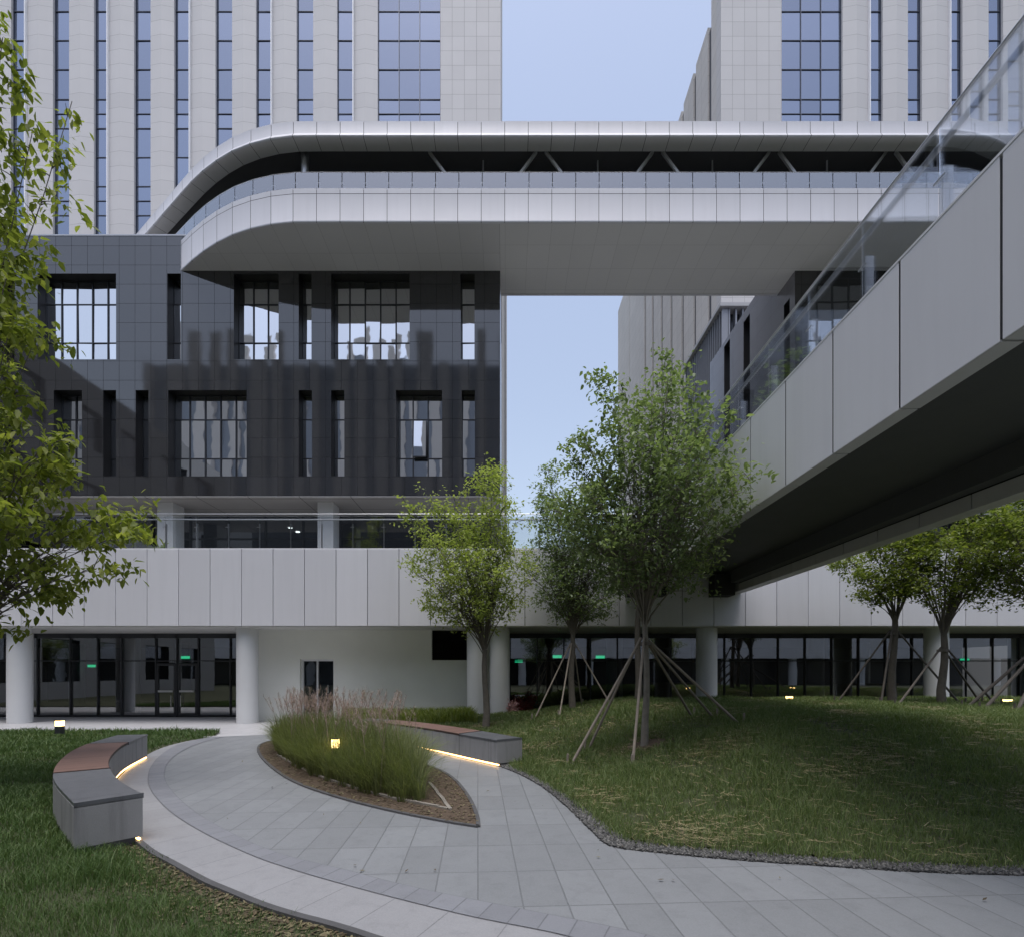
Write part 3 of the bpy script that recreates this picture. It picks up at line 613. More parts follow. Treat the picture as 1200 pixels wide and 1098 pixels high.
lq = scatter(LAWN_R, 1500, 45, lambda x, y: seen(x, y) * np.clip(6 / y, 0, 1), (-4, 17, 4, 15)); chips('fallen_leaves', lq, lawn_z(lq[:, 0], lq[:, 1]) + .04, 0.028, LIT, 46, 'scattered dead leaves lying in the grass of the right lawn')
PATHP = [(p[0], p[1]) for p in E_inn] + [(p[0], p[1]) for p in G_s[::-1]][:0] + [(-3.4, 12.5), (-1.0, 9.4), (.4, 7.0), (2.0, 5.2), (4.0, 4.4), (4.0, 2.5)]
pq_ = scatter([(-4.6, 12), (-1.5, 8.0), (-.2, 8), (1.2, 5.1), (5, 4.2), (5, 2.6), (0.5, 3.0), (-3, 5.0), (-4.6, 8)], 70, 47); pq_ = pq_[~in_poly(pq_[:, 0], pq_[:, 1], BED)]; chips('fallen_leaves', pq_, np.full(len(pq_), .012), 0.02, LIT, 48, 'a few dead leaves lying on the grey paving', .8)
# low plants before the white wall
xs = scatter([(PX(405, 15), 14.7), (PX(560, 14), 13.9), (PX(548, 16), 16.3), (PX(400, 16), 16.3)], 5200, 51)
rr = np.random.RandomState(52)
blades('ground_cover', xs, lawn_z(xs[:, 0], xs[:, 1]), 0.16 + 0.22 * rr.rand(len(xs)), np.full(len(xs), 0.028), 0.6, LF_MID, 53, 'low green ground cover in front of the white wall', 'plants')

# ornamental grass: arching clumps with pink plumes
gc = scatter(BED, 4000, 61, lambda x, y: (dist_line(x, y, bedring) > 0.34) & (x < PX(492, 8.0) * y / 8.0) & ~((np.abs(x / y - (393 - CX) / F) < .022) & (y < 9.1) & (np.sin(x * 57 + y * 91) < -.1)) & (dist_line(x, y, bedring) < 5))
cs = []
for p in gc:
    if all((p[0] - q[0]) ** 2 + (p[1] - q[1]) ** 2 > 0.105 ** 2 for q in cs): cs.append(p)
    if len(cs) > 340: break
cs = np.array(cs); rr = np.random.RandomState(62); per = 105; n = len(cs) * per
cid = np.repeat(np.arange(len(cs)), per); a = rr.rand(n) * 6.283; rad = 0.085 * np.sqrt(rr.rand(n))
base = np.stack([cs[cid, 0] + rad * np.cos(a), cs[cid, 1] + rad * np.sin(a)], 1); zb = bed_z(base[:, 0], base[:, 1])
ch = (0.50 + 0.42 * rr.rand(len(cs))) * np.clip(0.75 + dist_line(cs[:, 0], cs[:, 1], bedring) * .35, .8, 1.05); hh = ch[cid] * (0.55 + 0.5 * rr.rand(n)); le = (0.12 + 1.0 * rr.rand(n) ** 1.4) * hh
V = np.empty((n, 9, 3)); ts = (0, 0.35, 0.65, 0.88, 1.0); side = np.stack([-np.sin(a + 0.6), np.cos(a + 0.6), np.zeros(n)], 1) * 0.0032
for i, tt in enumerate(ts):
    c = np.stack([base[:, 0] + np.cos(a) * le * tt ** 2, base[:, 1] + np.sin(a) * le * tt ** 2, zb + hh * (tt - 0.24 * tt ** 3 * (le / hh) * 1.6)], 1)
    if i < 4: V[:, 2 * i] = c - side * (1 - 0.6 * tt); V[:, 2 * i + 1] = c + side * (1 - 0.6 * tt)
    else: V[:, 8] = c
k = np.arange(n)[:, None] * 9
q = np.concatenate([k + np.array([[0, 1, 3, 2]]), k + np.array([[2, 3, 5, 4]]), k + np.array([[4, 5, 7, 6]])])
tag(np_mesh('ornamental_grass', V.reshape(-1, 3), q, k + np.array([[6, 7, 8]]), REED), 'tall green ornamental grass arching over the central planting bed', 'grass', kind='stuff')
# plumes: thin stem with short hairs
pv, pq = [], []
sel = rr.choice(len(cs), 240); P3 = []
for ci in sel:
    x, y = cs[ci]
    if rr.rand() > np.clip((y - 6.6) / 3.0, 0.12, 1.0) ** .6: continue
    z0 = float(bed_z(np.array([x]), np.array([y]))[0]); a = rr.rand() * 6.28; hgt = 0.95 + 0.33 * rr.rand(); l = 0.15 + 0.25 * rr.rand()
    def pt(tt): return np.array([x + math.cos(a) * l * tt ** 2, y + math.sin(a) * l * tt ** 2, z0 + hgt * tt - 0.05 * tt ** 4])
    for t0, t1 in ((0, .4), (.4, .7), (.7, 1.0)):
        p0, p1 = pt(t0), pt(t1); s = np.array([0.0018, 0.0005, 0])
        kk = len(pv); pv += [p0 - s, p0 + s, p1 + s, p1 - s]; pq.append((kk, kk + 1, kk + 2, kk + 3))
    for j in range(46):
        tt = 0.70 + 0.30 * rr.rand(); p0 = pt(tt); d = rr.randn(3) * np.array([1, 1, 0.5]); d /= np.linalg.norm(d); d[2] += 0.7
        p1 = p0 + d * (0.045 + 0.05 * (1 - tt)); s = np.array([d[1], -d[0], 0.3]); s = s / np.linalg.norm(s) * 0.0017
        kk = len(pv); pv += [p0 - s, p0 + s, p1 + s, p1 - s]; pq.append((kk, kk + 1, kk + 2, kk + 3))
tag(np_mesh('grass_plumes', np.array(pv), np.array(pq), [], PLUME), 'hazy pink plumes standing above the ornamental grass in the bed', 'grass', kind='stuff')

#@@BUILDINGS
# ------------------------------------------------------------------ white terrace base with the lobby under it
YF = 15.4; ZFB, ZFT = PZ(733, YF), PZ(643, YF); PW = 0.9425; XJ = PX(283, YF)
XL, XR = -24.0, 24.0
base_b = thing('podium_building', (0, YF + 3, 0), 'white panelled podium with round columns and dark glass lobby below, terrace on top', 'building')
mb = MB(); k0 = int(math.floor((XL - XJ) / PW))
x = XJ + k0 * PW
while x < XR:
    mb.box(x + 0.009, x + PW - 0.009, YF, YF + 0.05, ZFB, ZFT); x += PW
mb.build('fascia', WHITE, base_b, bevel=0.006)
MB().box(XL, XR, YF + 0.051, YF + 0.30, ZFB + 0.02, ZFT - 0.015).build('fascia_backing', JOINT, base_b)
MB().box(XL, XR, YF + 0.012, YF + 0.34, ZFT + 0.001, ZFT + 0.03).build('coping', WHITE, base_b)
MB().box(XL, XR, YF + 0.06, 18.35, ZFB - 0.03, ZFB + 0.018).build('soffit', plain('lobby_soffit', (0.66, 0.66, 0.65), 0.6), base_b)
MB().box(XL, XR, YF + 0.35, 30, ZFB + 0.3, ZFT - 0.35).build('terrace_floor', plain('terrace_paving', (0.3, 0.3, 0.3), 0.7), base_b)
YG = 18.1
def column(mb, cx, cy, rad, z0, z1, n=40):
    k = len(mb.v)
    for z in (z0, z1):
        for i in range(n): mb.v.append((cx + rad * math.cos(6.28318 * i / n), cy + rad * math.sin(6.28318 * i / n), z))
    for i in range(n): j = (i + 1) % n; mb.f.append((k + i, k + j, k + n + j, k + n + i)); mb.m.append(0)
    return mb
for px in (-244, 23.5, 290, 559, 585.5, 828, 1097, 1366):
    cy = 15.92; column(MB(), PX(px, cy), cy, 0.312, -0.06, ZFB - 0.02).build('column', COLW, base_b, smooth=True)
# white wall block between columns
yw = 16.62; wx0, wx1 = PX(290, yw) - 0.0, PX(596, yw)
dx0, dx1 = PX(351.5, yw), PX(391, yw); vx0, vx1 = PX(506, yw), PX(547, yw)
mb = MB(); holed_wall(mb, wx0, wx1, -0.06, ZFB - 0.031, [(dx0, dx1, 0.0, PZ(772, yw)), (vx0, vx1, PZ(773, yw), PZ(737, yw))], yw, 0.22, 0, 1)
mb.face([(wx0, yw, -.06), (wx0, YG + .3, -.06), (wx0, YG + .3, ZFB - .031), (wx0, yw, ZFB - .031)][::-1]); mb.face([(wx1, yw, -.06), (wx1, YG + .3, -.06), (wx1, YG + .3, ZFB - .031), (wx1, yw, ZFB - .031)])
mb.build('wall', [RENDERW, RENDERW], base_b)
dr = MB().box(dx0, dx1, yw + 0.18, yw + 0.2, 0.0, PZ(772, yw)).build('service_door', mirror_glass('door_glass', (0.35, 0.36, 0.38), fac=0.25), base_b)
f = MB(); zt = PZ(772, yw)
f.box(dx0 - .002, dx0 + 0.07, yw + 0.12, yw + 0.179, 0, zt).box(dx1 - 0.05, dx1 + .002, yw + 0.12, yw + 0.179, 0, zt).box(dx0 + 0.071, dx1 - 0.051, yw + 0.12, yw + 0.179, zt - 0.06, zt - .001).box((dx0 + dx1) / 2 - 0.05, (dx0 + dx1) / 2, yw + .12, yw + .179, 0, zt - 0.061)
f.build('frame', STEELG, dr); MB().box(dx1 - .22, dx1 - .19, yw + .06, yw + .1, .9, 1.15).box(dx1 - .215, dx1 - .195, yw + .1, yw + .178, 1.1, 1.12).build('handle', STEEL, dr)
lv = MB()
for i in range(14):
    z = PZ(773, yw) + 0.03 + i * (PZ(737, yw) - PZ(773, yw) - 0.05) / 14; lv.face([(vx0, yw + .10, z), (vx1, yw + .10, z), (vx1, yw + .17, z + .06), (vx0, yw + .17, z + .06)])
lv.box(vx0, vx1, yw + .19, yw + .2, PZ(773, yw), PZ(737, yw)); lv.build('vent_louvre', REVEAL, base_b)
# curtain wall of the lobby, bay by bay
GZ = ZFB - 0.032
def lobby(xs, door=None, zb=0.0):
    for a, c in zip(xs[:-1], xs[1:]):
        d = door and door[0] - 0.01 <= (a + c) / 2 <= door[1] + 0.01
        tz = PZ(774, YG)
        g = MB().face([(a, YG + .03, zb + (PZ(776, YG) if d else 0.06)), (c, YG + .03, zb + (PZ(776, YG) if d else 0.06)), (c, YG + .03, GZ - .16), (a, YG + .03, GZ - .16)]).build('glass_bay', LGLASS, base_b)
        fr = MB().box(a - .018, a + .018, YG - .03, YG + .028, zb, GZ - .161).box(a + .021, c - .021, YG - .03, YG + .08, tz - .018, tz + .018).box(a - .028, c + .027, YG - .05, YG + .12, GZ - .16, GZ)
        if not d: fr.box(a + .029, c - .029, YG - .03, YG + .08, zb, zb + .06)
        fr.build('frame', FRAME, g)
def doors(x0, x1):
    for a, c, s in ((x0, (x0 + x1) / 2, 1), ((x0 + x1) / 2, x1, -1)):
        a, c = a + .035, c - .035; z1 = PZ(777, YG)
        d = MB().face([(a, YG + .0, .05), (c, YG + .0, .05), (c, YG + .0, z1), (a, YG + .0, z1)]).build('door', LGLASS, base_b)
        MB().box(a, a + .07, YG - .03, YG + .03, .02, z1).box(c - .07, c, YG - .03, YG + .03, .02, z1).box(a + .071, c - .071, YG - .03, YG + .03, .02, .12).box(a + .071, c - .071, YG - .03, YG + .03, z1 - .08, z1).build('frame', FRAME, d)
        MB().box(a + .08, c - .08, YG - .075, YG - .045, .86, .93).build('push_bar', STEEL, d)
        hx = c - .13 if s > 0 else a + .13
        MB().tube((hx, YG - .08, .35), (hx, YG - .08, .75), .014).tube((hx, YG - .08, .4), (hx, YG - .03, .4), .01).tube((hx, YG - .08, .7), (hx, YG - .03, .7), .01).build('handle', STEEL, d)
lx = [PX(p, YG) for p in (-140, -95, -50, -5, 44, 82.7, 114.7, 143, 182.7, 207.5, 232.6, 270, 279)]
lobby(lx, door=(PX(182.7, YG), PX(232.6, YG))); doors(PX(182.7, YG), PX(232.6, YG))
rx = [PX(598 + 31.4 * i, YG) for i in range(0, 26)]
lobby(rx)
# lobby interior
room = MB(); room.face([(XL, YG + .12, -.004), (XR, YG + .12, -.004), (XR, 27, -.004), (XL, 27, -.004)]).build('lobby_floor', LOBF, base_b)
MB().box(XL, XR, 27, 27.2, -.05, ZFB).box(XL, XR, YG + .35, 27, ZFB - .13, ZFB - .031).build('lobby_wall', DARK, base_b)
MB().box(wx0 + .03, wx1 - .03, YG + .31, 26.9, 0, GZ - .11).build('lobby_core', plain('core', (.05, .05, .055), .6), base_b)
for X0, Y0, wd in ((-10.2, 21.5, 2.2), (6.5, 22, 2.6), (14, 21, 2)):
    MB().box(X0, X0 + wd, Y0, Y0 + .7, 0, 1.05).box(X0 - .05, X0 + wd + .05, Y0 - .05, Y0 + .75, 1.051, 1.1).build('reception_desk', plain('desk_wood', (.30, .2, .12), .4) if 'desk_wood' not in MATS else MATS['desk_wood'], base_b)
for px, yy_ in ((153, 18.75), (955, 18.8), (1194, 18.8), (720, 18.8), (560, 20), (820, 22.5), (1010, 22.5), (215, 23), (90, 23)):
    column(MB(), PX(px, yy_), yy_, 0.30, 0, ZFB - .131).build('lobby_column', plain('lobby_column_grey', (.30, .31, .33), .5) if 'lobby_column_grey' not in MATS else MATS['lobby_column_grey'], base_b, smooth=True)
for i, (px, py, yy_) in enumerate(((217, 770, 20.5), (107, 780, 23), (608, 774.5, 22), (653, 769, 20), (703.5, 769.5, 19.6), (1131, 773, 19.6))):
    lab = ['green lit exit sign above the glass double doors', 'small green lit exit sign deep in the lobby left of the doors', 'green lit exit sign just right of the twin white columns', 'green lit exit sign behind the second staked tree',
           'green lit exit sign left of the tall pale trunk', 'green lit exit sign at the far right lobby'][i]
    X, Z = PX(px, yy_), PZ(py, yy_); s = thing('exit_sign', (X, yy_, Z), lab, 'exit sign', 'exit signs hanging in the lobby')
    MB().box(X - .17, X + .17, yy_, yy_ + .03, Z - .05, Z + .06).build('lit_face', GREEN, s)
    MB().box(X - .18, X + .18, yy_ + .0301, yy_ + .05, Z - .06, Z + .07).tube((X - .12, yy_ + .04, Z + .07), (X - .12, yy_ + .04, ZFB - .131), .006).tube((X + .12, yy_ + .04, Z + .07), (X + .12, yy_ + .04, ZFB - .131), .006).build('housing', FRAME, s)

# glass railings
def railing(name, pts, z0, zg, zr, label, group, post_h, step, glass, out=0.0, tube_r=0.022, second=None, postw=.06):
    P, s = resample(pts, step=step); th = thing(name, (float(P[0][0]), float(P[0][1]), z0), label, 'railing', group)
    nn_ = offsets(P)
    for i in range(len(P) - 1):
        a, b_ = P[i], P[i + 1]; d = (b_ - a) / np.linalg.norm(b_ - a) * .012; a2, b2 = a + d, b_ - d; off = nn_[i] * 0.006
        mb = MB(); mb.prism([(a2[0] - off[0], a2[1] - off[1]), (b2[0] - off[0], b2[1] - off[1]), (b2[0] + off[0], b2[1] + off[1]), (a2[0] + off[0], a2[1] + off[1])], z0 + .02, zg)
        if i < 98: mb.build('glass_panel', glass, th)
    for i in range(len(P)):
        if i > 98: break
        c = P[i] + nn_[i] * 0.075; u = np.array([nn_[i][1], -nn_[i][0]]) * .009; v = nn_[i] * postw / 2
        mb = MB().prism([tuple(c - u - v), tuple(c + u - v), tuple(c + u + v), tuple(c - u + v)][::-1], z0, z0 + post_h)
        mb.tube((*(P[i] + nn_[i] * .012 - np.array([nn_[i][1], -nn_[i][0]]) * .06), z0 + post_h * .85), (*(P[i] + nn_[i] * .012 + np.array([nn_[i][1], -nn_[i][0]]) * .06), z0 + post_h * .85), .011)
        mb.tube((*P[i], z0 + post_h * .85), (*c, z0 + post_h * .85), .011); mb.build('post', STEEL, th)
    r3 = [(p[0], p[1], zr) for p in P]; MB().path(r3, [tube_r * .55] * len(r3), 8).build('top_rail', STEEL, th, smooth=True)
    if second:
        q3 = [(p[0] + n_[0] * .13, p[1] + n_[1] * .13, second) for p, n_ in zip(P, nn_)]
        MB().path(q3, [tube_r] * len(q3), 10).build('handrail', STEEL, th, smooth=True)
    return th
zt = ZFT + .03
xs0 = PX(283, YF) + .45
railing('glass_railing', [(xs0 - 18 * PW, YF + .12), (xs0 + 9 * PW, YF + .12)], zt, zt + 0.98, PZ(602, YF + .12), 'long glass railing on the white terrace in front of the recessed dark windows', 'glass railings', .78, PW, GGLASS, second=PZ(608, YF + .2))
railing('glass_railing', [(xs0 + 9 * PW + .02, YF + .12), (xs0 + 24 * PW, YF + .12)], zt, zt + 0.98, PZ(602, YF + .12), 'terrace glass railing continuing behind the trees to the right, against the sky', 'glass railings', .78, PW, GGLASS, second=PZ(608, YF + .2))

# ------------------------------------------------------------------ black granite block
YB = 19.0; ZB0, ZB1 = PZ(581, YB), PZ(277, YB); XBR = PX(586, YB)
blk = thing('granite_block', (-10, YB + 2, ZB0), 'dark polished granite block with two rows of deep windows, raised above the left terrace', 'building')
up = [(-58, -20), (6, 17), (44, 136), (196, 212), (274, 326.5), (350, 365), (388, 480), (540, 556)]
lo = [(-70, -20), (6, 15), (63, 96), (121, 136), (159, 174), (197, 289), (350, 365.6), (388, 403.5), (464, 518), (541, 556.5)]
holes = [(PX(a, YB), PX(b_, YB), PZ(421.5, YB), PZ(321, YB)) for a, b_ in up] + [(PX(a, YB), PX(b_, YB), PZ(558, YB), PZ(457.5, YB)) for a, b_ in lo]
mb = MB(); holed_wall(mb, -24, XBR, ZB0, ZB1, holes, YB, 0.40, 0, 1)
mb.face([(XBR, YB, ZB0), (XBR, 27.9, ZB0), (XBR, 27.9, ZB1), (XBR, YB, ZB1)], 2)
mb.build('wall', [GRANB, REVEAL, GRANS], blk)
MB().box(-24, XBR - .003, YB + .1, 27.9, ZB1 - .35, ZB1 - .3).build('roof', plain('roof_grey', (.3, .3, .3), .8), blk)
MB().box(-24, XBR + .01, YB - .015, YB + .3, ZB1 + .001, ZB1 + .05).build('coping', plain('coping_metal', (.45, .46, .48), .35, metal=.5), blk)
MB().box(-24, XBR - .004, YB + .004, 21.3, ZB0 - .04, ZB0 - .001).build('soffit', SOFFD, blk)
def win(par, x0, x1, z0, z1, y, nv, hz, glass, bar=.03, wide=.035):
    g = MB()
    xs_ = np.linspace(x0, x1, nv + 1); zs_ = [z0] + sorted(hz) + [z1]; rr_ = random.Random(int(x0 * 100 + z0 * 10))
    for i in range(nv):
        for j in range(len(zs_) - 1):
            tx, tz_ = rr_.uniform(-.006, .006), rr_.uniform(-.006, .006); a, c, p, q_ = xs_[i], xs_[i + 1], zs_[j], zs_[j + 1]
            g.face([(a, y - tx - tz_, p), (c, y + tx - tz_, p), (c, y + tx + tz_, q_), (a, y - tx + tz_, q_)])
    o = g.build('window', glass, par); fr = MB()
    for i, xx in enumerate(xs_):
        e = bar if 0 < i < nv else bar * .7
        fr.box(xx - e, xx + e, y - wide, y - .013, z0, z1)
    for zz_ in [z0 + bar * .7] + list(hz) + [z1 - bar * .7]:
        for i in range(nv): fr.box(xs_[i] + bar + .001, xs_[i + 1] - bar - .001, y - wide * .8, y - .0135, zz_ - .016, zz_ + .016)
    fr.build('frame', FRAME, o); return o
for i, (a, c, z0, z1) in enumerate(holes):
    row = i < len(up); wpx = (c - a) * F / YB; nv = max(1, int(round(wpx / 18.4)))
    if wpx < 22: nv = 1
    hz = [PZ(y_, YB + .4) for y_ in ((358, 403) if row else (492.7, 538))]
    win(blk, a, c, z0, z1, YB + .39, nv, hz, BGLASS, .020)
    if not row and abs(c - PX(518, YB)) < .05:    # one top-hung sash stands ajar
        xa, xb = PX(485, YB + .4), PX(500, YB + .4); za, zb_ = PZ(538, YB + .35), PZ(494, YB + .35)
        s = MB().face([(xa, YB + .22, za + .03), (xb, YB + .22, za + .03), (xb, YB + .33, zb_), (xa, YB + .33, zb_)]).build('open_sash', BGLASS, blk)
        MB().tube((xa, YB + .215, za + .03), (xb, YB + .215, za + .03), .03, n=4).tube((xa, YB + .215, za + .03), (xa, YB + .325, zb_), .02, n=4).tube((xb, YB + .215, za + .03), (xb, YB + .325, zb_), .02, n=4).build('frame', FRAME, s)
# terrace level below it: square columns and a recessed glass front
for px in (-190, 184, 372):
    X0 = PX(px, 19.55); MB().box(X0, X0 + .6, 19.55, 20.25, ZFT - .4, ZB0 - .041).build('column', COLW, blk, bevel=.01)
YT = 21.4; xt0, xt1 = -24, XBR - .4
n = int((xt1 - xt0) / 1.55); xs_ = np.linspace(xt0, xt1, n + 1)
zt0, zt1 = ZFT - .35, ZB0 - .041
for a, c in zip(xs_[:-1], xs_[1:]):
    g = MB().face([(a, YT, zt0), (c, YT, zt0), (c, YT, zt1), (a, YT, zt1)]).build('terrace_window', LGLASS, blk)
    MB().box(a - .03, a + .03, YT - .06, YT - .01, zt0, zt1).box(a + .031, c - .031, YT - .05, YT - .01, zt0 + 2.15, zt0 + 2.21).build('frame', FRAME, g)
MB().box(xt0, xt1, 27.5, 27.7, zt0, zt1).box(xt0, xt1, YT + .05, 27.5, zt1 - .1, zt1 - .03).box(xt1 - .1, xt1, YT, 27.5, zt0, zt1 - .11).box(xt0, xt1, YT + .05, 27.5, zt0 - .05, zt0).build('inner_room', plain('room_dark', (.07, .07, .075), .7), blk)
for i, (px, py) in enumerate(((165, 621), (340, 617.5), (349, 622.5), (172, 626))):
    yy_ = (PZ(600, 1) and 24.0); Z = zt1 - .102; yy_ = (Z - H) * F / (HY - py)
    X = PX(px, yy_); MB().tube((X, yy_, Z), (X, yy_, Z - .03), .09, n=16).build('downlight', DOWN, blk)

# palm on the terrace beside the left square column
pc = (PX(189, 16.2), 16.2, ZFT - .32); pl = thing('potted_palm', pc, 'dark spiky palm on the terrace beside the left square white column', 'plant')
MB().tube(pc, (pc[0], pc[1], pc[2] + .35), .2, .26, 16).build('pot', plain('pot_grey', (.2, .2, .2), .6), pl)
mb = MB(); rr = random.Random(4)
for i in range(26):
    a = rr.uniform(0, 6.28); el = rr.uniform(.25, 1.3); L = rr.uniform(.55, .75); prev = None
    for k in range(7):
        tt = k / 6; p = Vector((pc[0] + math.cos(a) * math.cos(el) * L * tt, pc[1] + math.sin(a) * math.cos(el) * L * tt, pc[2] + .35 + math.sin(el) * L * tt - .25 * tt * tt))
        if prev is not None:
            s = Vector((-math.sin(a), math.cos(a), 0)) * .05 * (1 - tt * .6); mb.face([prev - s, prev + s, p + s, p - s])
        prev = p
mb.build('fronds', LF_DARK, pl)

# ------------------------------------------------------------------ right granite block and louvred wing
rb = thing('granite_building', (16, 24, 0), 'dark granite block at the right below the skybridge, its slotted side wall coloured with sky sheen', 'building')
XG = 10.7; zl = ZB1
sl = [(22.5, 23.1), (24.5, 25.15)]
mb = MB(); mb.face([(XG, 19, ZB0 - 3), (24, 19, ZB0 - 3), (24, 19, zl), (XG, 19, zl)], 1)
holed_wall(mb, 19, 26.9, ZFT - .4, zl, [(19.35, 19.75, 10, 15.6)] + [(a, b_, 6, PZ(y_, (a + b_) / 2)) for (a, b_), y_ in zip(sl, (373, 402))], XG, .35, 0, 2, 'y', 1)
mb.face([(XG, 26.9, 4), (24, 26.9, 4), (24, 26.9, zl), (XG, 26.9, zl)]); mb.face([(XG, 19, zl), (24, 19, zl), (24, 26.9, zl), (XG, 26.9, zl)])
SIDEG = tiles('granite_side_sheen', (0.20, 0.20, 0.22), 1.15, 0.709, 'yz', z0=PZ(581, 19), joint=0.006, rough=0.16, var=0.06, jcol=0.5, spec=0.7, speck=0.2)  # sky sheen of the dark polished stone put into a paler base colour
mb.build('wall', [SIDEG, GRANB, REVEAL], rb)
for a, b_ in sl + [(19.35, 19.75)]:
    w_ = MB().face([(XG + .3, a, 6), (XG + .3, b_, 6), (XG + .3, b_, 17), (XG + .3, a, 17)]).build('window', BGLASS, rb)
lw = thing('louvred_wing', (14, 29, 0), 'dark vertical louvred screen with a pale flat cap behind the granite block', 'building')
YL = 27.0; XLV = PX(846, YL); ZL = PZ(357, YL)
MB().box(XLV - .15, 24, YL - .15, 33, ZL - .18, ZL).build('cap', plain('cap_grey', (.42, .42, .43), .5), lw)
MB().box(XLV + .5, 23.9, YL + .5, 32.6, 4, ZL - .181).build('inner_wall', plain('dark_glass_wall', (.05, .055, .07), .2), lw)
mb = MB()
y_ = YL
while y_ < 32.6: mb.box(XLV, XLV + .32, y_, y_ + .07, 6, ZL - .181); y_ += .30
x_ = XLV + .35
while x_ < 18: mb.box(x_, x_ + .08, YL, YL + .32, 6, ZL - .181); x_ += .36
mb.build('louvres', plain('louvre_grey', (.26, .27, .30), .45, metal=.3), lw)

# ------------------------------------------------------------------ towers
YTW = 28.0
def levels():
    L = [PZ(y, YTW + .15) for y in (14, 48, 82, 117, 134, 151, 185, 219, 236, 253, 287)]
    z = L[0]
    while z < 58: z += 34 * YTW / F; L.append(z)
    return sorted(L)
def tower(par, x0, x1, ztop, zbot, strips, wide, fins, flatx=None):
    """strips: narrow windows (px), wide: the three-pane window (px)"""
    S = sorted(strips + [wide]); y = YTW + .17
    for a, c in S:
        xa, xc = PX(a, YTW), PX(c, YTW); big = (a, c) == wide; g = MB()
        lv_ = [z for z in levels() if zbot < z < ztop]; zs_ = [zbot] + lv_ + [ztop]; nv = 3 if big else 1; xs_ = np.linspace(xa, xc, nv + 1)
        rr_ = random.Random(int(a))
        for i in range(nv):
            for j in range(len(zs_) - 1):
                tx = rr_.uniform(-.004, .004); tz_ = rr_.uniform(-.004, .004)
                g.face([(xs_[i], y - tx - tz_, zs_[j]), (xs_[i + 1], y + tx - tz_, zs_[j]), (xs_[i + 1], y + tx + tz_, zs_[j + 1]), (xs_[i], y - tx + tz_, zs_[j + 1])])
        o = g.build('window', TGLASS, par); fr = MB()
        for i in range(nv + 1): fr.box(xs_[i] - .018, xs_[i] + .018, y - .05, y - .01, zbot, ztop)
        for z in lv_:
            for i in range(nv): fr.box(xs_[i] + .019, xs_[i + 1] - .019, y - .04, y - .0105, z - .012, z + .012)
        fr.build('frame', TFRAME, o)
    for (a, c), (d, e) in zip(S[:-1], S[1:]):      # piers, slightly prow-shaped
        xa, xc = PX(c, YTW), PX(d, YTW); mb = MB(); xm = (xa + xc) / 2
        mb.prism([(xa, YTW), (xm, YTW - .10), (xc, YTW), (xc, YTW + .6), (xa, YTW + .6)], zbot, ztop); mb.build('pier', STONEP, par)
    for px in fins:
        X = PX(px, YTW); MB().box(X - .055, X - .001, YTW - .14, YTW + .14, zbot, ztop).build('fin', plain('fin_white', (.82, .82, .84), .4) if 'fin_white' not in MATS else MATS['fin_white'], par)
    return S
lt = thing('office_tower', (PX(300, 32), 32, 0), 'left stone office tower, narrow blue window strips, wide glazed bay near its right corner', 'tower', 'office towers')
zb = ZB1 - 1
ls = [(-128, -109), (-80.5, -61.5), (-33, -14), (13, 31), (62, 81), (110, 127.5), (157, 176.5), (204, 223), (252.5, 272), (300, 319), (347.5, 367), (395, 414.5)]
tower(lt, 0, 0, 60, zb, ls, (442.6, 515.8), [32, 128, 224, 319.5, 415], )
XTL = PX(587, YTW)
MB().box(PX(516.3, YTW), XTL, YTW, YTW + .6, zb, 60).build('corner_wall', STONE, lt)
MB().box(-36, XTL - .002, YTW + .6, 42, 0, 60).build('core_wall', STONES, lt)
MB().box(-32, PX(-128, YTW) - .001, YTW, YTW + .6, zb, 60).build('end_wall', STONE, lt)
rt = thing('office_tower', (18, 32, 0), 'right stone office tower, narrow blue window strips, wide glazed bay near its left corner', 'tower', 'office towers')
rs = [(1018, 1034.5), (1064, 1080.5), (1112, 1128), (1158.5, 1175.5), (1206, 1223), (1253, 1270), (1300, 1317)]
tower(rt, 0, 0, 60, zb, rs, (916.5, 987.5), [1018.5, 1112.5, 1206.5])
XTR = PX(845, YTW); zr = PZ(34, (XTR) * F / (829 - CX))
MB().box(XTR, PX(916, YTW), YTW, YTW + .6, zb, 60).build('corner_wall', STONE, rt)
MB().box(PX(1317.5, YTW), 44, YTW, YTW + .6, zb, 60).build('end_wall', STONE, rt)
yc = lambda px: XTR * F / (px - CX)
MB().box(XTR + .003, 44, YTW + .6, yc(833.5), 0, 60).build('core_wall', STONES, rt)
# lower rear wing: wall bays with narrow slots, seen edge-on from the courtyard
rw = thing('rear_wing', (XTR + 5, 40, 0), 'pale stone rear wing of the right tower with vertical dark slots, warm sunlit end', 'building')
slots = [832, 814, 799.8, 786.7, 775.5, 765, 756]; ys = [yc(833.5)] + [yc(s) for s in slots]
MB().box(XTR + .10, 40, yc(833.5) + .01, yc(724.5) - .1, 0, zr - .3).build('core_wall', plain('slot_dark', (.06, .065, .08), .5), rw)
prev = yc(833.0) + .45
for s in slots[1:]:
    e = yc(s); MB().box(XTR, XTR + .7, prev, e - .22, 0, zr).build('pier', STONES, rw); prev = e + .22
MB().box(XTR, XTR + .7, prev, yc(737.5), 0, zr).build('pier', STONES, rw)
MB().box(XTR - .02, XTR + 8, yc(737.5) + .05, yc(724.5), 0, zr).build('end_wall', STONES, rw)
wl = thing('rear_wing', (-6, 45, 0), 'narrow white edge of a rear wing right behind the granite block, against the sky', 'building')
MB().box(-14, PX(594, 36), 36, 50, 0, PZ(150, 36)).build('wall', plain('rear_white', (.62, .62, .62), .6), wl)
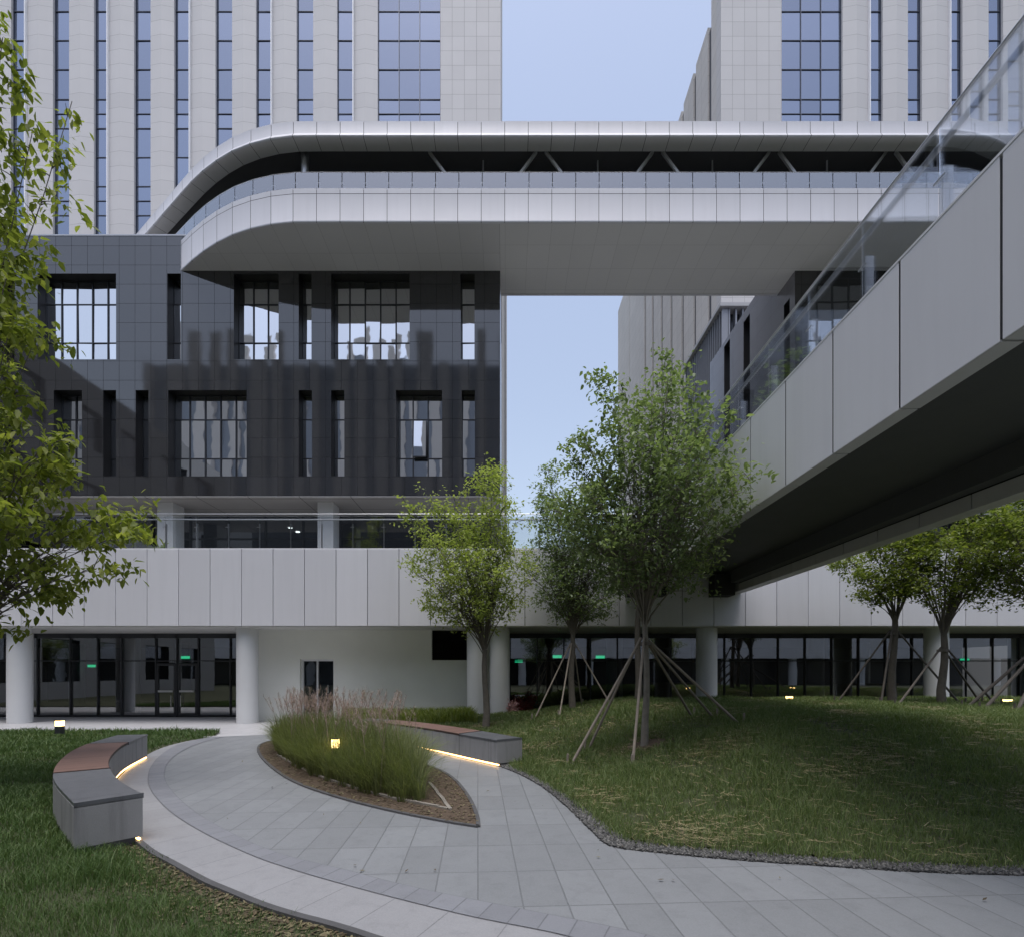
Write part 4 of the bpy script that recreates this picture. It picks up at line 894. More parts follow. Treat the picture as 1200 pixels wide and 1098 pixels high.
MB().box(PX(594, 36) - .14, PX(594, 36) - .1, 35.96, 35.995, 0, PZ(150, 36)).build('joint', FRAME, wl)

# ------------------------------------------------------------------ skybridge
YS = 16.94
Zs, Zf = PZ(261, YS), PZ(221, YS); Zr0, Zr1 = PZ(161, YS), PZ(142, YS)
curve = [(24.0, YS), (10, YS), (0, YS), (-6.6, YS), (-7.24, 16.95), (-8.0, 17.07), (-8.83, 17.28), (-9.5, 17.54), (-10.24, 17.9), (-11.09, 18.39), (-12.17, 19.14), (-15.33, 21.34), (-20.5, 24.95), (-24, 27.4)]
cv = [curve[0], curve[1], curve[2]] + smoothline(curve[3:], 3)
J, sj = resample(cv, step=.775); nJ = -offsets(J)       # outward (towards the courtyard)
if nJ[0][1] > 0: nJ = -nJ
sb_ = thing('skybridge', (0, YS, Zs), 'white two-level skybridge with a rounded left end joining the two towers', 'skybridge')
def sweep(profile, name, mat, lo_=0, hi=None, gap=.008, closed=False):
    mb = MB(); hi = hi or len(J) - 1
    for i in range(lo_, hi):
        a, b_ = J[i], J[i + 1]; d = (b_ - a) / np.linalg.norm(b_ - a); a2, b2 = a + d * gap, b_ - d * gap; na, nb2 = nJ[i], nJ[i + 1]
        k = len(mb.v); m_ = len(profile)
        for c, n_ in ((a2, na), (b2, nb2)):
            for o_, z in profile: mb.v.append((c[0] + n_[0] * o_, c[1] + n_[1] * o_, z))
        for j in range(m_ - 1): mb.f.append((k + j, k + m_ + j, k + m_ + j + 1, k + j + 1)); mb.m.append(0)
    return mb.build(name, mat, sb_, smooth=True)
sweep([(-.25, Zf), (0.0, Zf), (0.0, PZ(227.4, YS) + .008)], 'fascia_cap', SKYP)
sweep([(0.0, PZ(227.4, YS) - .008), (0.0, Zs + .10), (.012, Zs + .055), (.012, Zs + .02), (0, Zs), (-.06, Zs - .002)], 'fascia', SKYP)
sweep([(-.30, Zr1 + .01), (-.02, Zr1 + .01), (-.02, Zr0 + .16), (.0, Zr0 + .10), (.035, Zr0 + .06), (.04, Zr0 + .02), (.02, Zr0 - .01), (-.02, Zr0 - .02)], 'roof_fascia', SKYP)
sweep([(-.025, Zr0 - .012), (-.46, Zr0 - .012), (-.46, Zr0 + .06)], 'roof_underside', panel('bridge_underside_panel', (.68, .68, .69), .4))
sweep([(-.035, Zr1 - .01), (-.035, Zr0 + .02)], 'roof_backing', JOINT, gap=-.001)
sweep([(-.035, Zf - .02), (-.035, Zs + .02)], 'fascia_backing', JOINT, gap=-.001)
sweep([(-.03, Zr0 + .0), (-.45, Zr0 + .0)], 'underside_backing', JOINT, gap=-.001)
pl_in = [(p[0] - n_[0] * .04, p[1] - n_[1] * .04) for p, n_ in zip(J, nJ)]
def plan(pts, back): return pts + back
# soffit: two runs, split on the line of the granite block's corner
left_part = [p for p in pl_in if p[0] < XBR and p[1] < 19.6]
right_part = [p for p in pl_in if p[0] >= XBR]
MB().face([(x, y, Zs + .004) for x, y in [(XBR, YS + .04)] + left_part + [(-12.6, 20.16), (XBR, 20.16)]][::-1]).build('soffit', SOFF, sb_)
MB().face([(x, y, Zs + .006) for x, y in right_part + [(XBR + .006, YS + .04), (XBR + .006, 20.16), (24, 20.16)]][::-1]).build('soffit', plain('soffit_right', (.25, .25, .255), .45) and tiles('soffit_panels_right', (0.72, 0.72, 0.73), 0.775, 1.05, 'xy', x0=0, joint=0.006, rough=0.45, var=0.02, jcol=0.75), sb_)
MB().box(XBR + .01, XG - .01, 20.165, 20.25, Zs - .01, Zf).build('back_fascia', SKYP, sb_)
MB().box(-12.6, 24, 20.30, 20.35, Zs + .3, Zr0 + .35).build('back_wall', plain('bridge_dark_glass', (.06, .06, .065), .3), sb_)
fl = [(x, y) for x, y in pl_in if y < 27]
MB().face([(x, y, Zf - .45) for x, y in fl + [(-24, 27.9), (XBR, 27.9), (XBR, 20.28), (24, 20.28)]][::-1]).build('deck', plain('deck_grey', (.12, .12, .12), .7), sb_)
ins = [(p[0] - n_[0] * .465, p[1] - n_[1] * .465) for p, n_ in zip(J, nJ)]
MB().face([(x, y, Zr0 + .20) for x, y in ins + [(-24, 27.95), (XBR, 27.95), (XBR, 20.29), (24, 20.29)]]).build('ceiling', plain('bridge_ceiling', (.11, .11, .115), .7), sb_)
MB().face([(x, y, Zr1 - .02) for x, y in pl_in + [(-24, 27.95), (XBR, 27.95), (XBR, 20.6), (24, 20.6)]][::-1]).build('roof', plain('bridge_roof', (.4, .4, .4), .7), sb_)
YBR = 17.62; z0, z1 = Zf - .44, Zr0 + .19; per = 136.6 * YBR / F; nx = PX(634, YBR)
for k in range(-1, 5):
    xn = nx + k * per
    for s in (-1, 1):
        if k == -1 and s == -1: continue
        mb = MB().tube((xn + s * .16, YBR, z1), (xn + s * (per / 2 - .12), YBR, z0), .06, n=4); mb.build('truss_brace', STEELG, sb_)
    if k < 4: MB().tube((xn + per / 2, YBR + .3, z1), (xn + per / 2, YBR + .3, z0), .028, n=8).build('tie_rod', STEELG, sb_)
for px in (357.5,): X = PX(px, YBR); column(MB(), X, YBR, .13, z0, z1, 24).build('column', STEEL, sb_, smooth=True)
X = PX(206, 21.5); column(MB(), X, 21.5, .10, ZB1 - .3, z1, 24).build('column', STEEL, sb_, smooth=True)
MB().tube((PX(305, 19.6), 19.6, z1), (PX(318, 19.6), 19.6, z0), .06, n=6).build('truss_brace', STEELG, sb_)
gl = [(p[0] - n_[0] * .10, p[1] - n_[1] * .10) for p, n_ in zip(J, nJ)]
railing('glass_railing', gl[::-1], Zf - .02, PZ(203, YS + .1), PZ(202.5, YS + .1), 'glass railing along the skybridge, curving round its left end', 'glass railings', .34, .775, SGLASS, second=None, postw=.03)

# ------------------------------------------------------------------ footbridge on the right
XN, XFAR, ZN, ZTN = 3.46, 6.92, PZ(0, 1) * 0 + 1.6 + .6708 * 3.46, 1.6 + 1.0505 * 3.46
fb = thing('footbridge', (XN, 5, ZN), 'grey panelled footbridge with dark underside running over the lawn to the terrace', 'footbridge')
sh = (598.0 - CX) / F                              # slight skew to the building grid
def sk(X, Y): return X + sh * Y * 0.9
def side(xp, yA, yB, z0, z1, th): return [(sk(xp, yA), yA, z0), (sk(xp, yB), yB, z0)]
joint0 = 6.46; st_ = .945; ys_ = [joint0 + st_ * k for k in range(-12, 10)]; ys_ = [y for y in ys_ if y < 15.38] + [15.395]
def slab(xp, w_, z0, z1, name, mat, outer):
    mb = MB()
    for a, c in zip(ys_[:-1], ys_[1:]):
        a2, c2 = a + .011, c - .011
        pts = [(sk(xp, a2), a2), (sk(xp + w_, a2), a2), (sk(xp + w_, c2), c2), (sk(xp, c2), c2)]; mb.prism(pts, z0, z1)
    return mb.build(name, mat, fb, bevel=.004)
slab(XN, .008, ZN, ZTN, 'side_panel', GREYP, 1); slab(XFAR - .008, .008, ZN, ZTN, 'side_panel', GREYP, 1)
slab(XN + .012, .16, ZN, ZN + .02, 'edge_lip', LIPG, 1); slab(XFAR - .26, .250, ZN, ZN + .02, 'edge_lip', LIPG, 1); slab(XFAR - .28, .019, ZN, ZN + .22, 'edge_return', LIPG, 1)
y0, y1 = ys_[0], 15.39
mb = MB(); q = lambda a, b_, z_0, z_1: mb.prism([(sk(a, y0), y0), (sk(b_, y0), y0), (sk(b_, y1), y1), (sk(a, y1), y1)], z_0, z_1)
q(XN + .010, XN + .06, ZN + .021, ZTN - .02); q(XFAR - .06, XFAR - .010, ZN + .021, ZTN - .02); mb.build('side_backing', JOINT, fb)
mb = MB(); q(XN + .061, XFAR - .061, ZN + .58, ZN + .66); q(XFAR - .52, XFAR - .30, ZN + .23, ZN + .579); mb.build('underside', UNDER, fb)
mb = MB(); q(XN + .061, XFAR - .061, ZTN - .3, ZTN - .2); mb.build('deck', plain('deck', (.2, .2, .2), .7), fb)
mb = MB(); q(XN - .004, XN + .12, ZTN + .001, ZTN + .022); mb.build('coping', GREYP, fb)
for a, c in ((735, 779), (835, 858)):
    MB().box(PX(a, 15.1), PX(c, 15.1), 14.9, 15.39, PZ(698, 15.1), PZ(674, 15.1)).build('bearing_block', DARK, fb)
XR_ = 3.60
railing('glass_railing', [(sk(XR_, joint0 - .25 - st_ * 9), joint0 - .25 - st_ * 9), (sk(XR_, joint0 - .25 + st_ * 9), joint0 - .25 + st_ * 9)][::-1], ZTN - .12, 1.6 + 1.268 * XR_ - .004, 1.6 + 1.27 * XR_, 'glass railing on top of the footbridge panels at the right', 'glass railings', .72, st_, FGLASS, tube_r=.028, second=1.6 + 1.214 * 3.74, postw=.085)

# camera dome and small fittings under the footbridge
cd = thing('security_camera', (PX(818, 14.6), 14.6, PZ(648, 14.6)), 'small white security camera on the footbridge end near the tree', 'camera')
c = ORG[cd.name]; MB().tube((c.x, c.y, c.z), (c.x + .16, c.y - .08, c.z - .03), .05, n=12).build('body', COLW, cd); MB().tube((c.x, c.y, c.z), (c.x, c.y + .1, c.z + .3), .02).build('bracket', COLW, cd)

wb = thing('sun_block_wing', (-30, 10, 0), 'added pale block left of the courtyard, unseen outside the frame, blocking the sun', 'building')  # unseen building added to keep direct sun off the footbridge and ground
mb = MB(); holed_wall(mb, -8, 30, -.06, 19, [(-6 + 4 * k, -3.5 + 4 * k, z_, z_ + 2.4) for k in range(9) for z_ in (1, 6, 10.5, 15)], -25, .3, 0, 1, 'y', -1)
mb.build('wall', [plain('side_stone', (.42, .41, .40), .7), REVEAL], wb)
for k in range(9):
    for z_ in (1, 6, 10.5, 15): MB().face([(-25.3, -6 + 4 * k, z_), (-25.3, -3.5 + 4 * k, z_), (-25.3, -3.5 + 4 * k, z_ + 2.4), (-25.3, -6 + 4 * k, z_ + 2.4)]).build('window', BGLASS, wb)
MB().box(-38, -25.31, -8, 30, -.06, 19).build('body', MATS['side_stone'], wb)

# ------------------------------------------------------------------ building opposite (seen as the reflection in the granite and glass)
ob = thing('office_building', (-5, -45, 0), 'pale striped office block behind the viewer, mirrored in the dark granite and windows', 'building')
XO0, XO1 = -70, 66; mb = MB(); g = MB(); x = XO0; k = 0
while x < XO1:
    w1 = [1.7, 1.2, 2.4, 1.5][k % 4]; w2 = [1.1, 1.5, 1.0, 2.2][(k * 3) % 4]; zt_ = 53 if -55 < x < 44 else 30
    mb.box(x, x + w1, -40.3, -40.0 + .4 * (k % 2), 20, zt_ if k % 7 < 5 else zt_ - 5); g.face([(x + w1, -40.25, 20), (x + w1 + w2, -40.25, 20), (x + w1 + w2, -40.25, zt_ - 5), (x + w1, -40.25, zt_ - 5)][::-1]); x += w1 + w2; k += 1
mb.build('piers', plain('opp_stone', (.66, .61, .57), .7), ob); g.build('glazing', plain('opp_glass', (.26, .28, .32), .3), ob)
MB().box(-55, 44, -60, -40.3, 0, 47).box(XO0, XO1, -60, -40.3, 0, 22).build('body', plain('opp_body', (.3, .29, .29), .7), ob)
MB().box(XO0, XO1, -40, -24.5, 6.0, 21).build('podium', plain('opp_podium', (.045, .045, .05), .4), ob)
MB().box(XO0, XO1, -24.5, -24.0, 3.1, 5.7).build('fascia', WHITE, ob)
MB().box(XO0, XO1, -27.2, -27.0, 0, 6).build('ground_floor', plain('opp_ground', (.02, .02, .024), .3), ob)
for k in range(16): column(MB(), -62 + k * 8, -24.6, .45, -.06, 3.09).build('column', COLW, ob, smooth=True)
#@@BENCHES
# ------------------------------------------------------------------ benches
def bench(name, inner, outer, label, timber, zt=.45, led=(0.0, 1.0), end_led=True):
    I, si = resample(inner, 60); O, so_ = resample(outer, 60)
    b_ = thing(name, (float(I[30][0]), float(I[30][1]), 0), label, 'bench', 'curved benches beside the path')
    def ring(i0, i1, z0, z1, ins_, mat, nm, inset_base=0.0, bev=.006):
        mb = MB()
        A = I[i0:i1 + 1].copy(); B = O[i0:i1 + 1].copy(); d = (B - A); d /= np.linalg.norm(d, axis=1)[:, None]
        A2 = A + d * ins_; B2 = B - d * 0.0
        n = len(A2); k = len(mb.v)
        for z in (z0, z1):
            for p in A2: mb.v.append((p[0], p[1], z))
            for p in B2: mb.v.append((p[0], p[1], z))
        t_ = 2 * n; m_ = 0
        for i in range(n - 1):
            s0, s1 = si[i0 + i], si[i0 + i + 1]
            def add(f_, uv): mb.f.append(f_); mb.m.append(0); mb.uv[len(mb.f) - 1] = uv
            add((k + t_ + i, k + t_ + i + 1, k + t_ + n + i + 1, k + t_ + n + i), [(0, s0), (0, s1), (.5, s1), (.5, s0)])
            add((k + i, k + n + i, k + n + i + 1, k + i + 1), [(0, 0)] * 4)
            add((k + i, k + i + 1, k + t_ + i + 1, k + t_ + i), [(0, s0), (0, s1), (0, s1), (0, s0)])
            add((k + n + i, k + t_ + n + i, k + t_ + n + i + 1, k + n + i + 1), [(.5, s0), (.5, s0), (.5, s1), (.5, s1)])
        for i in (0, n - 1): mb.f.append((k + i, k + n + i, k + t_ + n + i, k + t_ + i)); mb.m.append(0); mb.uv[len(mb.f) - 1] = [(0, 0)] * 4
        # orient consistently
        o = mb.build(nm, mat, b_, bevel=bev); return o
    ring(0, 59, -.03, .055, .05, JOINT, 'recessed_base', bev=0)
    # body in stones
    cuts = [0, 14, 29, 44, 59]
    ring(0, 59, .056, zt - .035, .0, BSTONE, 'body')
    t0, t1 = timber
    if t0 > 0: ring(0, t0, zt - .034, zt, -.008, BCAP, 'stone_seat')
    ring(t0, t1, zt - .034, zt + .003, -.004, TIMBER, 'timber_seat')
    if t1 < 59: ring(t1, 59, zt - .034, zt, -.008, BCAP, 'stone_seat')
    d = (O - I); d /= np.linalg.norm(d, axis=1)[:, None]
    pts = [(*(I[i] + d[i] * .022), .030) for i in range(int(led[0] * 59), int(led[1] * 59) + 1)]
    MB().path(pts, [.012] * len(pts), 6).build('light_strip', LED, b_)
    return b_
bi = list(bench_in); bo = list(bench_out) + [bench_in[-1]]
def ccw(i): return i
bench('curved_bench', bench_in, smoothline(bb) + [GP(137.5, 860.8, .45)], 'curved stone and timber bench at the left edge of the path, glowing warm beneath', (19, 47), led=(0.0, 1.0))
b2_in = smoothline([GP(*p, .45) for p in [(583, 866.6), (548.5, 861), (505, 853.5), (472, 849), (440, 845.5), (420, 844)]])
b2_out = smoothline([GP(*p, .45) for p in [(611.5, 864), (574, 857.5), (529, 850.5), (490, 845.6), (455, 842.5), (432, 841)]])
bench('curved_bench', b2_in, B2OUT, 'curved stone and timber bench behind the tall ornamental grass, warm light strip along its foot', (14, 50), led=(0, 1))

# ------------------------------------------------------------------ bollard lights
for i, (px, py, z, ww, lab) in enumerate(((70, 864, 0, .068, 'small glowing lamp box on the left lawn before the white column'), (393, 903, .08, .05, 'small glowing lamp box hidden inside the ornamental grass'),
                                  (925, 826, .72, .07, 'small glowing lamp box at the top of the right lawn, left of the dark tree'), (1180, 834, .55, .08, 'small glowing lamp box at the far right of the right lawn'))):
    Y = (H - z) * F / (py - HY) if i < 2 else (14.2 if i == 2 else 13.2); X = PX(px, Y); z = 0.03 if i == 0 else (float(bed_z(np.array([X]), np.array([Y]))[0]) if i == 1 else LZ(X, Y))
    th = thing('lamp_box', (X, Y, z), lab, 'garden lamp', 'low garden lamps')
    zl_ = z + (.25, .36, .06, .05)[i]; ht = (.13, .13, .07, .05)[i]
    MB().box(X - ww, X + ww, Y - ww, Y + ww, z - .03, zl_).build('base', FRAME, th, bevel=.005)
    MB().box(X - ww * .92, X + ww * .92, Y - ww * .92, Y + ww * .92, zl_ + .001, zl_ + ht).build('lamp_glass', LAMP, th)
    MB().box(X - ww, X + ww, Y - ww, Y + ww, zl_ + ht + .001, zl_ + ht + .015).build('cap', FRAME, th)

#@@TREES
# ------------------------------------------------------------------ trees
def ellip(r, e):
    while True:
        v = r.uniform(-1, 1, 3)
        if v @ v <= 1: return np.array(e[:3]) + v * np.array(e[3:6])
def clear_fb(p):
    p = np.array(p, float); x = p[..., 0] - .009 * p[..., 1]; hit = (x > 3.36) & (x < 7.05) & (p[..., 2] > 3.7) & (p[..., 1] < 15.4)
    p[..., 0] = np.where(hit & (x < 5.2), 3.34 + .009 * p[..., 1] - .1 * np.abs(np.sin(p[..., 2] * 37 + p[..., 1] * 11)), np.where(hit, 7.08 + .009 * p[..., 1], p[..., 0])); return p
def tree(name, base, fork, lean, tr, crowns, n_limb, n_sub, leaf_n, leaf_s, lmat, bmat, label, seed, group='young courtyard trees', droop=.3, aspect=.5, spread=.28, gapf=.0, multi=False, nbend=.12):
    r = np.random.RandomState(seed); base = np.array(base, float)
    th = thing(name, tuple(base), label, 'tree', group)
    F_ = base + np.array([lean[0], lean[1], fork]); tk = MB()
    pts = [base + (F_ - base) * t_ + np.array([math.sin(t_ * 5 + seed) * .03, math.cos(t_ * 4) * .02, 0]) for t_ in np.linspace(0, 1, 6)]; pts[0] = base - np.array([0, 0, .1])
    rad = [tr * 1.15, tr * .95, tr * .86, tr * .8, tr * .76, tr * .66]
    tk.path(pts, rad, 12); tk.build('trunk', bmat, th, smooth=True)
    wts = np.array([e[6] for e in crowns]); wts = wts / wts.sum(); bm = MB(); tips = []; top = pts[-1]
    def limb(a, dirn, tgt, r0, r1, n=7, wob=.05):
        # bezier from a, leaving along dirn, ending at tgt
        L = np.linalg.norm(tgt - a); c1 = a + dirn * L * .45; P_ = []
        for t_ in np.linspace(0, 1, n):
            p = (1 - t_) ** 2 * a + 2 * t_ * (1 - t_) * c1 + t_ * t_ * tgt; P_.append(p + r.randn(3) * wob * L * .08 * (0 < t_ < 1))
        bm.path(P_, list(np.linspace(r0, r1, n)), 6); return P_
    for i in range(n_limb):
        e = crowns[r.choice(len(crowns), p=wts)]; tgt = ellip(r, e)
        c = np.array(e[:3]); v = (tgt - c) / np.array(e[3:6]); v = v / (np.linalg.norm(v) + 1e-6) * r.uniform(.45, 1.05); tgt = clear_fb(c + v * np.array(e[3:6]))
        st0 = top - np.array([0, 0, fork * .12 * r.rand()]) if not multi else top + (top - pts[-2]) * 0
        d0 = np.array([0, 0, 1.0]) * .8 + (tgt - st0) / (np.linalg.norm(tgt - st0) + 1e-6) * .7; d0 /= np.linalg.norm(d0)
        P_ = limb(st0, d0, tgt, tr * ((.30 if i < 6 else .12) + .08 * r.rand()) * (.95 if n_limb > 30 else 1), .004)
        for k in range(n_sub):
            t_ = .42 + .58 * r.rand(); j = min(int(t_ * 6), 5); a = P_[j] + (P_[j + 1] - P_[j]) * (t_ * 6 - j)
            dv = r.randn(3); dv[2] = abs(dv[2]) * .5 - .1; dv /= np.linalg.norm(dv); L = spread * (1.2 - .5 * t_) * (.6 + .9 * r.rand()) * np.mean(e[3:6])
            tg = a + dv * L; tg[2] += L * .15; tg = clear_fb(tg)
            Q = limb(a, dv * .6 + np.array([0, 0, .5]), tg, .011 * (1.3 - t_) + .004, .0025, 5)
            for qq in Q[1:]: tips.append(qq)
            for _ in range(3):
                dd = r.randn(3) * .16 * np.array([1, 1, .8]); tips.append(Q[-1] + dd); tips.append(Q[2] + dd * .8)
        tips += P_[4:]
    bm.build('branches', bmat, th, smooth=True)
    tips = np.array(tips); n = leaf_n
    tips = tips[np.linalg.norm(tips - top, axis=1) > .55]; tips = tips[r.permutation(len(tips))]
    vx = .24 * (leaf_s / .08); key = np.floor(tips / vx).astype(int) @ np.array([73856093, 19349663, 83492791]); o_ = np.argsort(key, kind='stable'); ks = key[o_]
    first = np.r_[True, ks[1:] != ks[:-1]]; start = np.maximum.accumulate(np.where(first, np.arange(len(ks)), 0)); tips = tips[o_[(np.arange(len(ks)) - start) < 3]]
    # uneven density: whole sprays are dropped, so holes open through the crown
    gn = hnoise(tips[:, 0] * 1.0 + tips[:, 2] * .7, tips[:, 1] + tips[:, 2] * .9, 3.6, seed) + .35 * r.randn(len(tips))
    if gapf: tips = tips[gn > np.quantile(gn, gapf)]
    ci = r.randint(0, len(tips), n); C = tips[ci] + r.randn(n, 3) * np.array([.065, .065, .06]) * (leaf_s / .08) ** .5
    C = clear_fb(C); a = r.rand(n) * 6.283; el = -droop + r.randn(n) * .45
    d = np.stack([np.cos(a) * np.cos(el), np.sin(a) * np.cos(el), np.sin(el)], 1); s_ = np.stack([-np.sin(a), np.cos(a), r.randn(n) * .35], 1); nn2 = np.cross(d, s_)
    L = leaf_s * (.6 + .7 * r.rand(n)); W = L * aspect * .5; fold = W * .35
    V = np.empty((n, 6, 3)); V[:, 0] = C; V[:, 5] = C + d * L[:, None]
    up_ = nn2 * fold[:, None]
    V[:, 1] = C + d * (L * .30)[:, None] + s_ * W[:, None] + up_; V[:, 2] = C + d * (L * .68)[:, None] + s_ * (W * .72)[:, None] + up_ * .8
    V[:, 3] = C + d * (L * .30)[:, None] - s_ * W[:, None] + up_; V[:, 4] = C + d * (L * .68)[:, None] - s_ * (W * .72)[:, None] + up_ * .8
    k = np.arange(n)[:, None] * 6
    q_ = np.concatenate([k + np.array([[0, 1, 2, 5]]), k + np.array([[0, 5, 4, 3]])])
    np_mesh('crown', V.reshape(-1, 3), q_, [], lmat, parent=th)
    return th
def E(px, py, Y, rpx, rpy, w_=1.0, ry=None):
    rx_ = rpx * Y / F; return (PX(px, Y), Y, PZ(py, Y), rx_, ry or rx_ * .9, rpy * Y / F, w_)
# near tree, trunk outside the frame at the left
Y1 = 6.6; tree('leafy_tree', (PX(-70, Y1), Y1, 0), 1.75, (.05, 0), .10, [E(20, 600, Y1, 128, 80, 2.4), E(85, 625, Y1, 58, 62, 1.0), E(60, 690, Y1, 62, 18, .5), E(40, 500, Y1, 95, 60, 1.2), E(5, 350, Y1, 72, 95, 1.2), E(-20, 200, Y1, 82, 115, 1.2), E(22, 100, Y1, 52, 80, 1.2), E(-120, 450, Y1, 130, 260, 1.2)],
     44, 14, 10500, .125, LF_NEAR, BARK, 'large leafy tree reaching in at the left edge of the frame', 3, droop=.75, aspect=.45, spread=.36, gapf=.38)
Y2 = 13.2; tree('leafy_tree', (PX(569, Y2), Y2, LZ(PX(569, Y2), Y2)), 2.0, (0, 0), .092, [E(545, 650, Y2, 78, 72, 1.6), E(565, 575, Y2, 50, 68, 1.1), E(515, 665, Y2, 50, 50, .7), E(590, 650, Y2, 42, 70, .8)],
     52, 13, 14500, .090, LF_LIGHT, BARK, 'light green tree with one dark trunk in front of the twin white columns', 7, droop=.3, aspect=.5, spread=.30, gapf=.15)
Y3 = 14.2; tree('leafy_tree', (PX(671, Y3), Y3, LZ(PX(671, Y3), Y3)), 2.05, (-.02, 0), .092, [E(668, 640, Y3, 72, 86, 1.5), E(650, 610, Y3, 52, 65, 1.0), E(700, 660, Y3, 52, 60, .8), E(690, 585, Y3, 50, 60, .8)],
     50, 13, 14000, .088, LF_DARK, BARK, 'darker green staked tree between the light green tree and the tall pale trunk', 9, droop=.3, spread=.30, gapf=.15)
Y4 = 9.0; X4 = PX(755, Y4); tree('leafy_tree', (X4, Y4, LZ(X4, Y4)), 2.3, (.03, 0), .062, [E(762, 585, 8.4, 122, 108, 2.6), E(780, 488, 8.4, 72, 70, 1.3), E(692, 560, 8.6, 58, 88, .9), E(842, 545, 7.0, 58, 88, 1.7), E(712, 495, 8.6, 45, 66, .6)],
     84, 14, 17000, .080, LF_DARK, BARKL, 'tallest courtyard tree with a pale trunk held by five wooden stakes', 12, droop=.45, aspect=.55, spread=.28, gapf=.18)
Y5 = 14.0; tree('leafy_tree', (PX(748, Y5), Y5, LZ(PX(748, Y5), Y5)), 2.7, (0, 0), .095, [E(745, 650, Y5, 45, 60, 1)], 12, 9, 3800, .085, LF_DARK, BARK, 'slim dark trunk standing directly behind the tall pale trunk', 14, spread=.3, gapf=.2)
Y6 = 13.4; tree('leafy_tree', (PX(1046, Y6), Y6, LZ(PX(1046, Y6), Y6)), 2.25, (.03, 0), .095, [E(1040, 655, Y6, 58, 42, 1.2), E(1080, 620, Y6, 48, 40, .9), E(1010, 690, Y6, 26, 18, .3)],
     22, 11, 6500, .095, LF_MID, BARK, 'dark trunked tree beneath the right end of the footbridge, left of the branching one', 16, droop=.2, spread=.30, gapf=.15)
Y7 = 12.6; tree('leafy_tree', (PX(1104, Y7), Y7, LZ(PX(1104, Y7), Y7)), 1.75, (.03, 0), .095, [E(1115, 640, Y7, 78, 48, 1.2), E(1150, 600, Y7, 70, 45, 1)],
     30, 11, 9500, .095, LF_MID, BARK, 'tree with many fanning limbs in front of the rightmost column', 17, droop=.2, spread=.26, gapf=.15)
Y8 = 11.2; tree('leafy_tree', (PX(1238, Y8), Y8, LZ(PX(1238, Y8), Y8)), 1.9, (0, 0), .12, [E(1200, 640, Y8, 75, 80, 1.2), E(1230, 590, Y8, 80, 60, 1)],
     28, 11, 9500, .095, LF_MID, BARK, 'leafy tree cut off by the right edge of the frame', 19, droop=.3, spread=.28, gapf=.12)

# stakes: wooden props lashed round the trunks
def stakes(X, Y, zc, feet, label, mat, r_=.028):
    z0 = LZ(X, Y); th = thing('tree_stakes', (X, Y, z0), label, 'tree stakes', 'wooden tree stakes')
    for fx, fy in feet:
        zf = LZ(fx, fy) - .05; d = Vector((fx - X, fy - Y, 0)).normalized()
        a = Vector((X, Y, zc)) + d * .13; f_ = Vector((fx, fy, zf)); u = (a - f_).normalized()
        MB().tube(f_, a + u * .12, r_, r_ * .85, 8).build('pole', mat, th)
        MB().tube((fx + d.x * .05, fy + d.y * .05, zf), (fx + d.x * .05 + .01, fy + d.y * .05, zf + .22), .022, .02, 8).build('peg', mat, th)
    MB().tube((X, Y, zc - .03), (X, Y, zc + .03), .11, .105, 14, cap=False).build('tie', BARK, th)
def fp(px, py, Y): return (PX(px, Y), Y)
stakes(X4 + .01, Y4, PZ(754, Y4), [fp(741, 880, 8.0), fp(668, 848, 8.6), fp(688, 836, 9.6), fp(868, 850, 9.0), fp(812, 835, 10.4), fp(838, 826, 10.0)], 'pale wooden stakes propping the tall pale trunk', POLE, .025)
stakes(PX(671, Y3), Y3, PZ(758, Y3), [fp(625, 832, 13.6), fp(655, 832, 13.3), fp(716, 826, 13.9), fp(682, 826, 15.0)], 'thin stakes propping the second tree, left of the tall pale trunk', POLE, .022)
stakes(PX(1047, Y6), Y6, PZ(742, Y6), [fp(1032, 822, 12.9), fp(1128, 822, 12.6), fp(980, 818, 13.6), fp(1050, 820, 14.6)], 'stakes propping the dark trunk beneath the footbridge end', POLED, .026)
stakes(PX(1104, Y7), Y7, PZ(762, Y7), [fp(1170, 832, 12.2), fp(1050, 830, 12.0), fp(1150, 828, 13.6)], 'stakes propping the fan-limbed tree by the rightmost column', POLED, .026)
stakes(PX(1238, Y8), Y8, PZ(745, Y8), [fp(1130, 836, 11.6), fp(1150, 842, 11.0), fp(1190, 850, 10.4)], 'dark stakes reaching in from the tree at the right edge', POLED, .035)

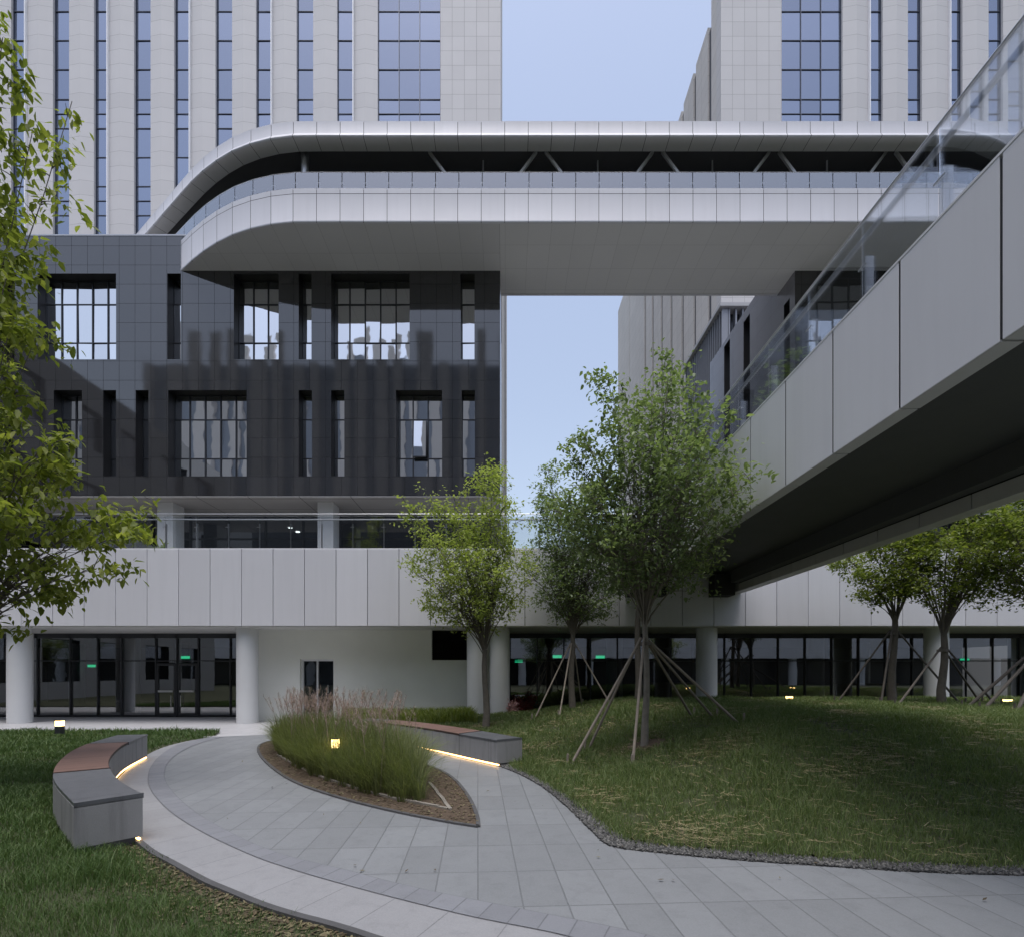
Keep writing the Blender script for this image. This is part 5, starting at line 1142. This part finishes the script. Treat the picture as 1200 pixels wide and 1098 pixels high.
# young trees behind the viewer, mirrored in the lobby glass
def copy_thing(src, loc, rz, label):
    c = src.copy(); COL.objects.link(c); c.location = loc; c.rotation_euler = (0, 0, rz); c['label'] = label
    for ch in [o for o in COL.objects if o.parent == src]:
        d = ch.copy(); COL.objects.link(d); d.parent = c
trs = [o for o in COL.objects if o.name.startswith('leafy_tree')]
for i, (x_, y_, rz, lab) in enumerate(((-15, -7, 1, 'courtyard tree behind the viewer, mirrored in the left lobby glass'), (-8.5, -11, 2.2, 'second tree behind the viewer, mirrored beside the lobby doors'),
        (3, -10, 3, 'tree behind the viewer, mirrored in the lobby glass right of the twin columns'), (14, -9, 4, 'tree behind the viewer, mirrored in the glass near the footbridge'))):
    copy_thing(trs[(2, 6, 2, 6)[i]], (x_, y_, 0), rz, lab)

# soil ring of the tall tree
ri = [(X4 + .46 * math.cos(a) + .03, Y4 + .38 * math.sin(a)) for a in np.linspace(0, 6.283, 40)[:-1]]
sheet('tree_pit_soil', ri, lambda x, y: lawn_z(x, y) + .018, .05, SOIL)

# red and pink shrubs by the lobby glass
def shrub(name, c, rad, n, s, mat, label, seed):
    r = np.random.RandomState(seed); th = thing(name, c, label, 'shrub', 'coloured shrubs by the lobby'); mb = MB(); tips = []
    for i in range(14):
        v = r.randn(3); v[2] = abs(v[2]) + .4; v /= np.linalg.norm(v); t_ = np.array(c) + v * np.array(rad) * (.6 + .4 * r.rand()); mb.tube(c, tuple(t_), .012, .004, 5)
        for k in range(8): tips.append(np.array(c) + (t_ - np.array(c)) * (.35 + .65 * k / 7))
    mb.build('stems', BARK, th); tips = np.array(tips); C = tips[r.randint(0, len(tips), n)] + r.randn(n, 3) * .07
    d = r.randn(n, 3); d /= np.linalg.norm(d, axis=1)[:, None]; e = np.cross(d, r.randn(n, 3)); e /= np.linalg.norm(e, axis=1)[:, None]
    V = np.stack([C - d * s, C - e * s * .45, C + d * s, C + e * s * .45], 1); np_mesh('foliage', V.reshape(-1, 3), np.arange(n)[:, None] * 4 + np.array([[0, 1, 2, 3]]), [], mat, parent=th)
for i, (px, py, Y, rad, n, s, mat, lab) in enumerate(((607, 835, 16.5, (.28, .28, .75), 1200, .04, LF_RED, 'dark red shrub tight against the twin white columns'), (622, 835, 16.9, (.35, .3, .9), 1500, .04, LF_RED, 'taller dark red shrub a little right of the twin columns'),
        (601, 838, 15.7, (.16, .2, .42), 500, .045, LF_PINK, 'small pale pink plant at the foot of the twin columns'), (728, 828, 16.6, (.4, .3, .6), 1000, .045, LF_RED, 'low red shrub behind the stakes of the tall tree'))):
    X = PX(px, Y); shrub('shrub', (X, Y, LZ(X, Y) - .02), rad, n, s, mat, lab, 70 + i)
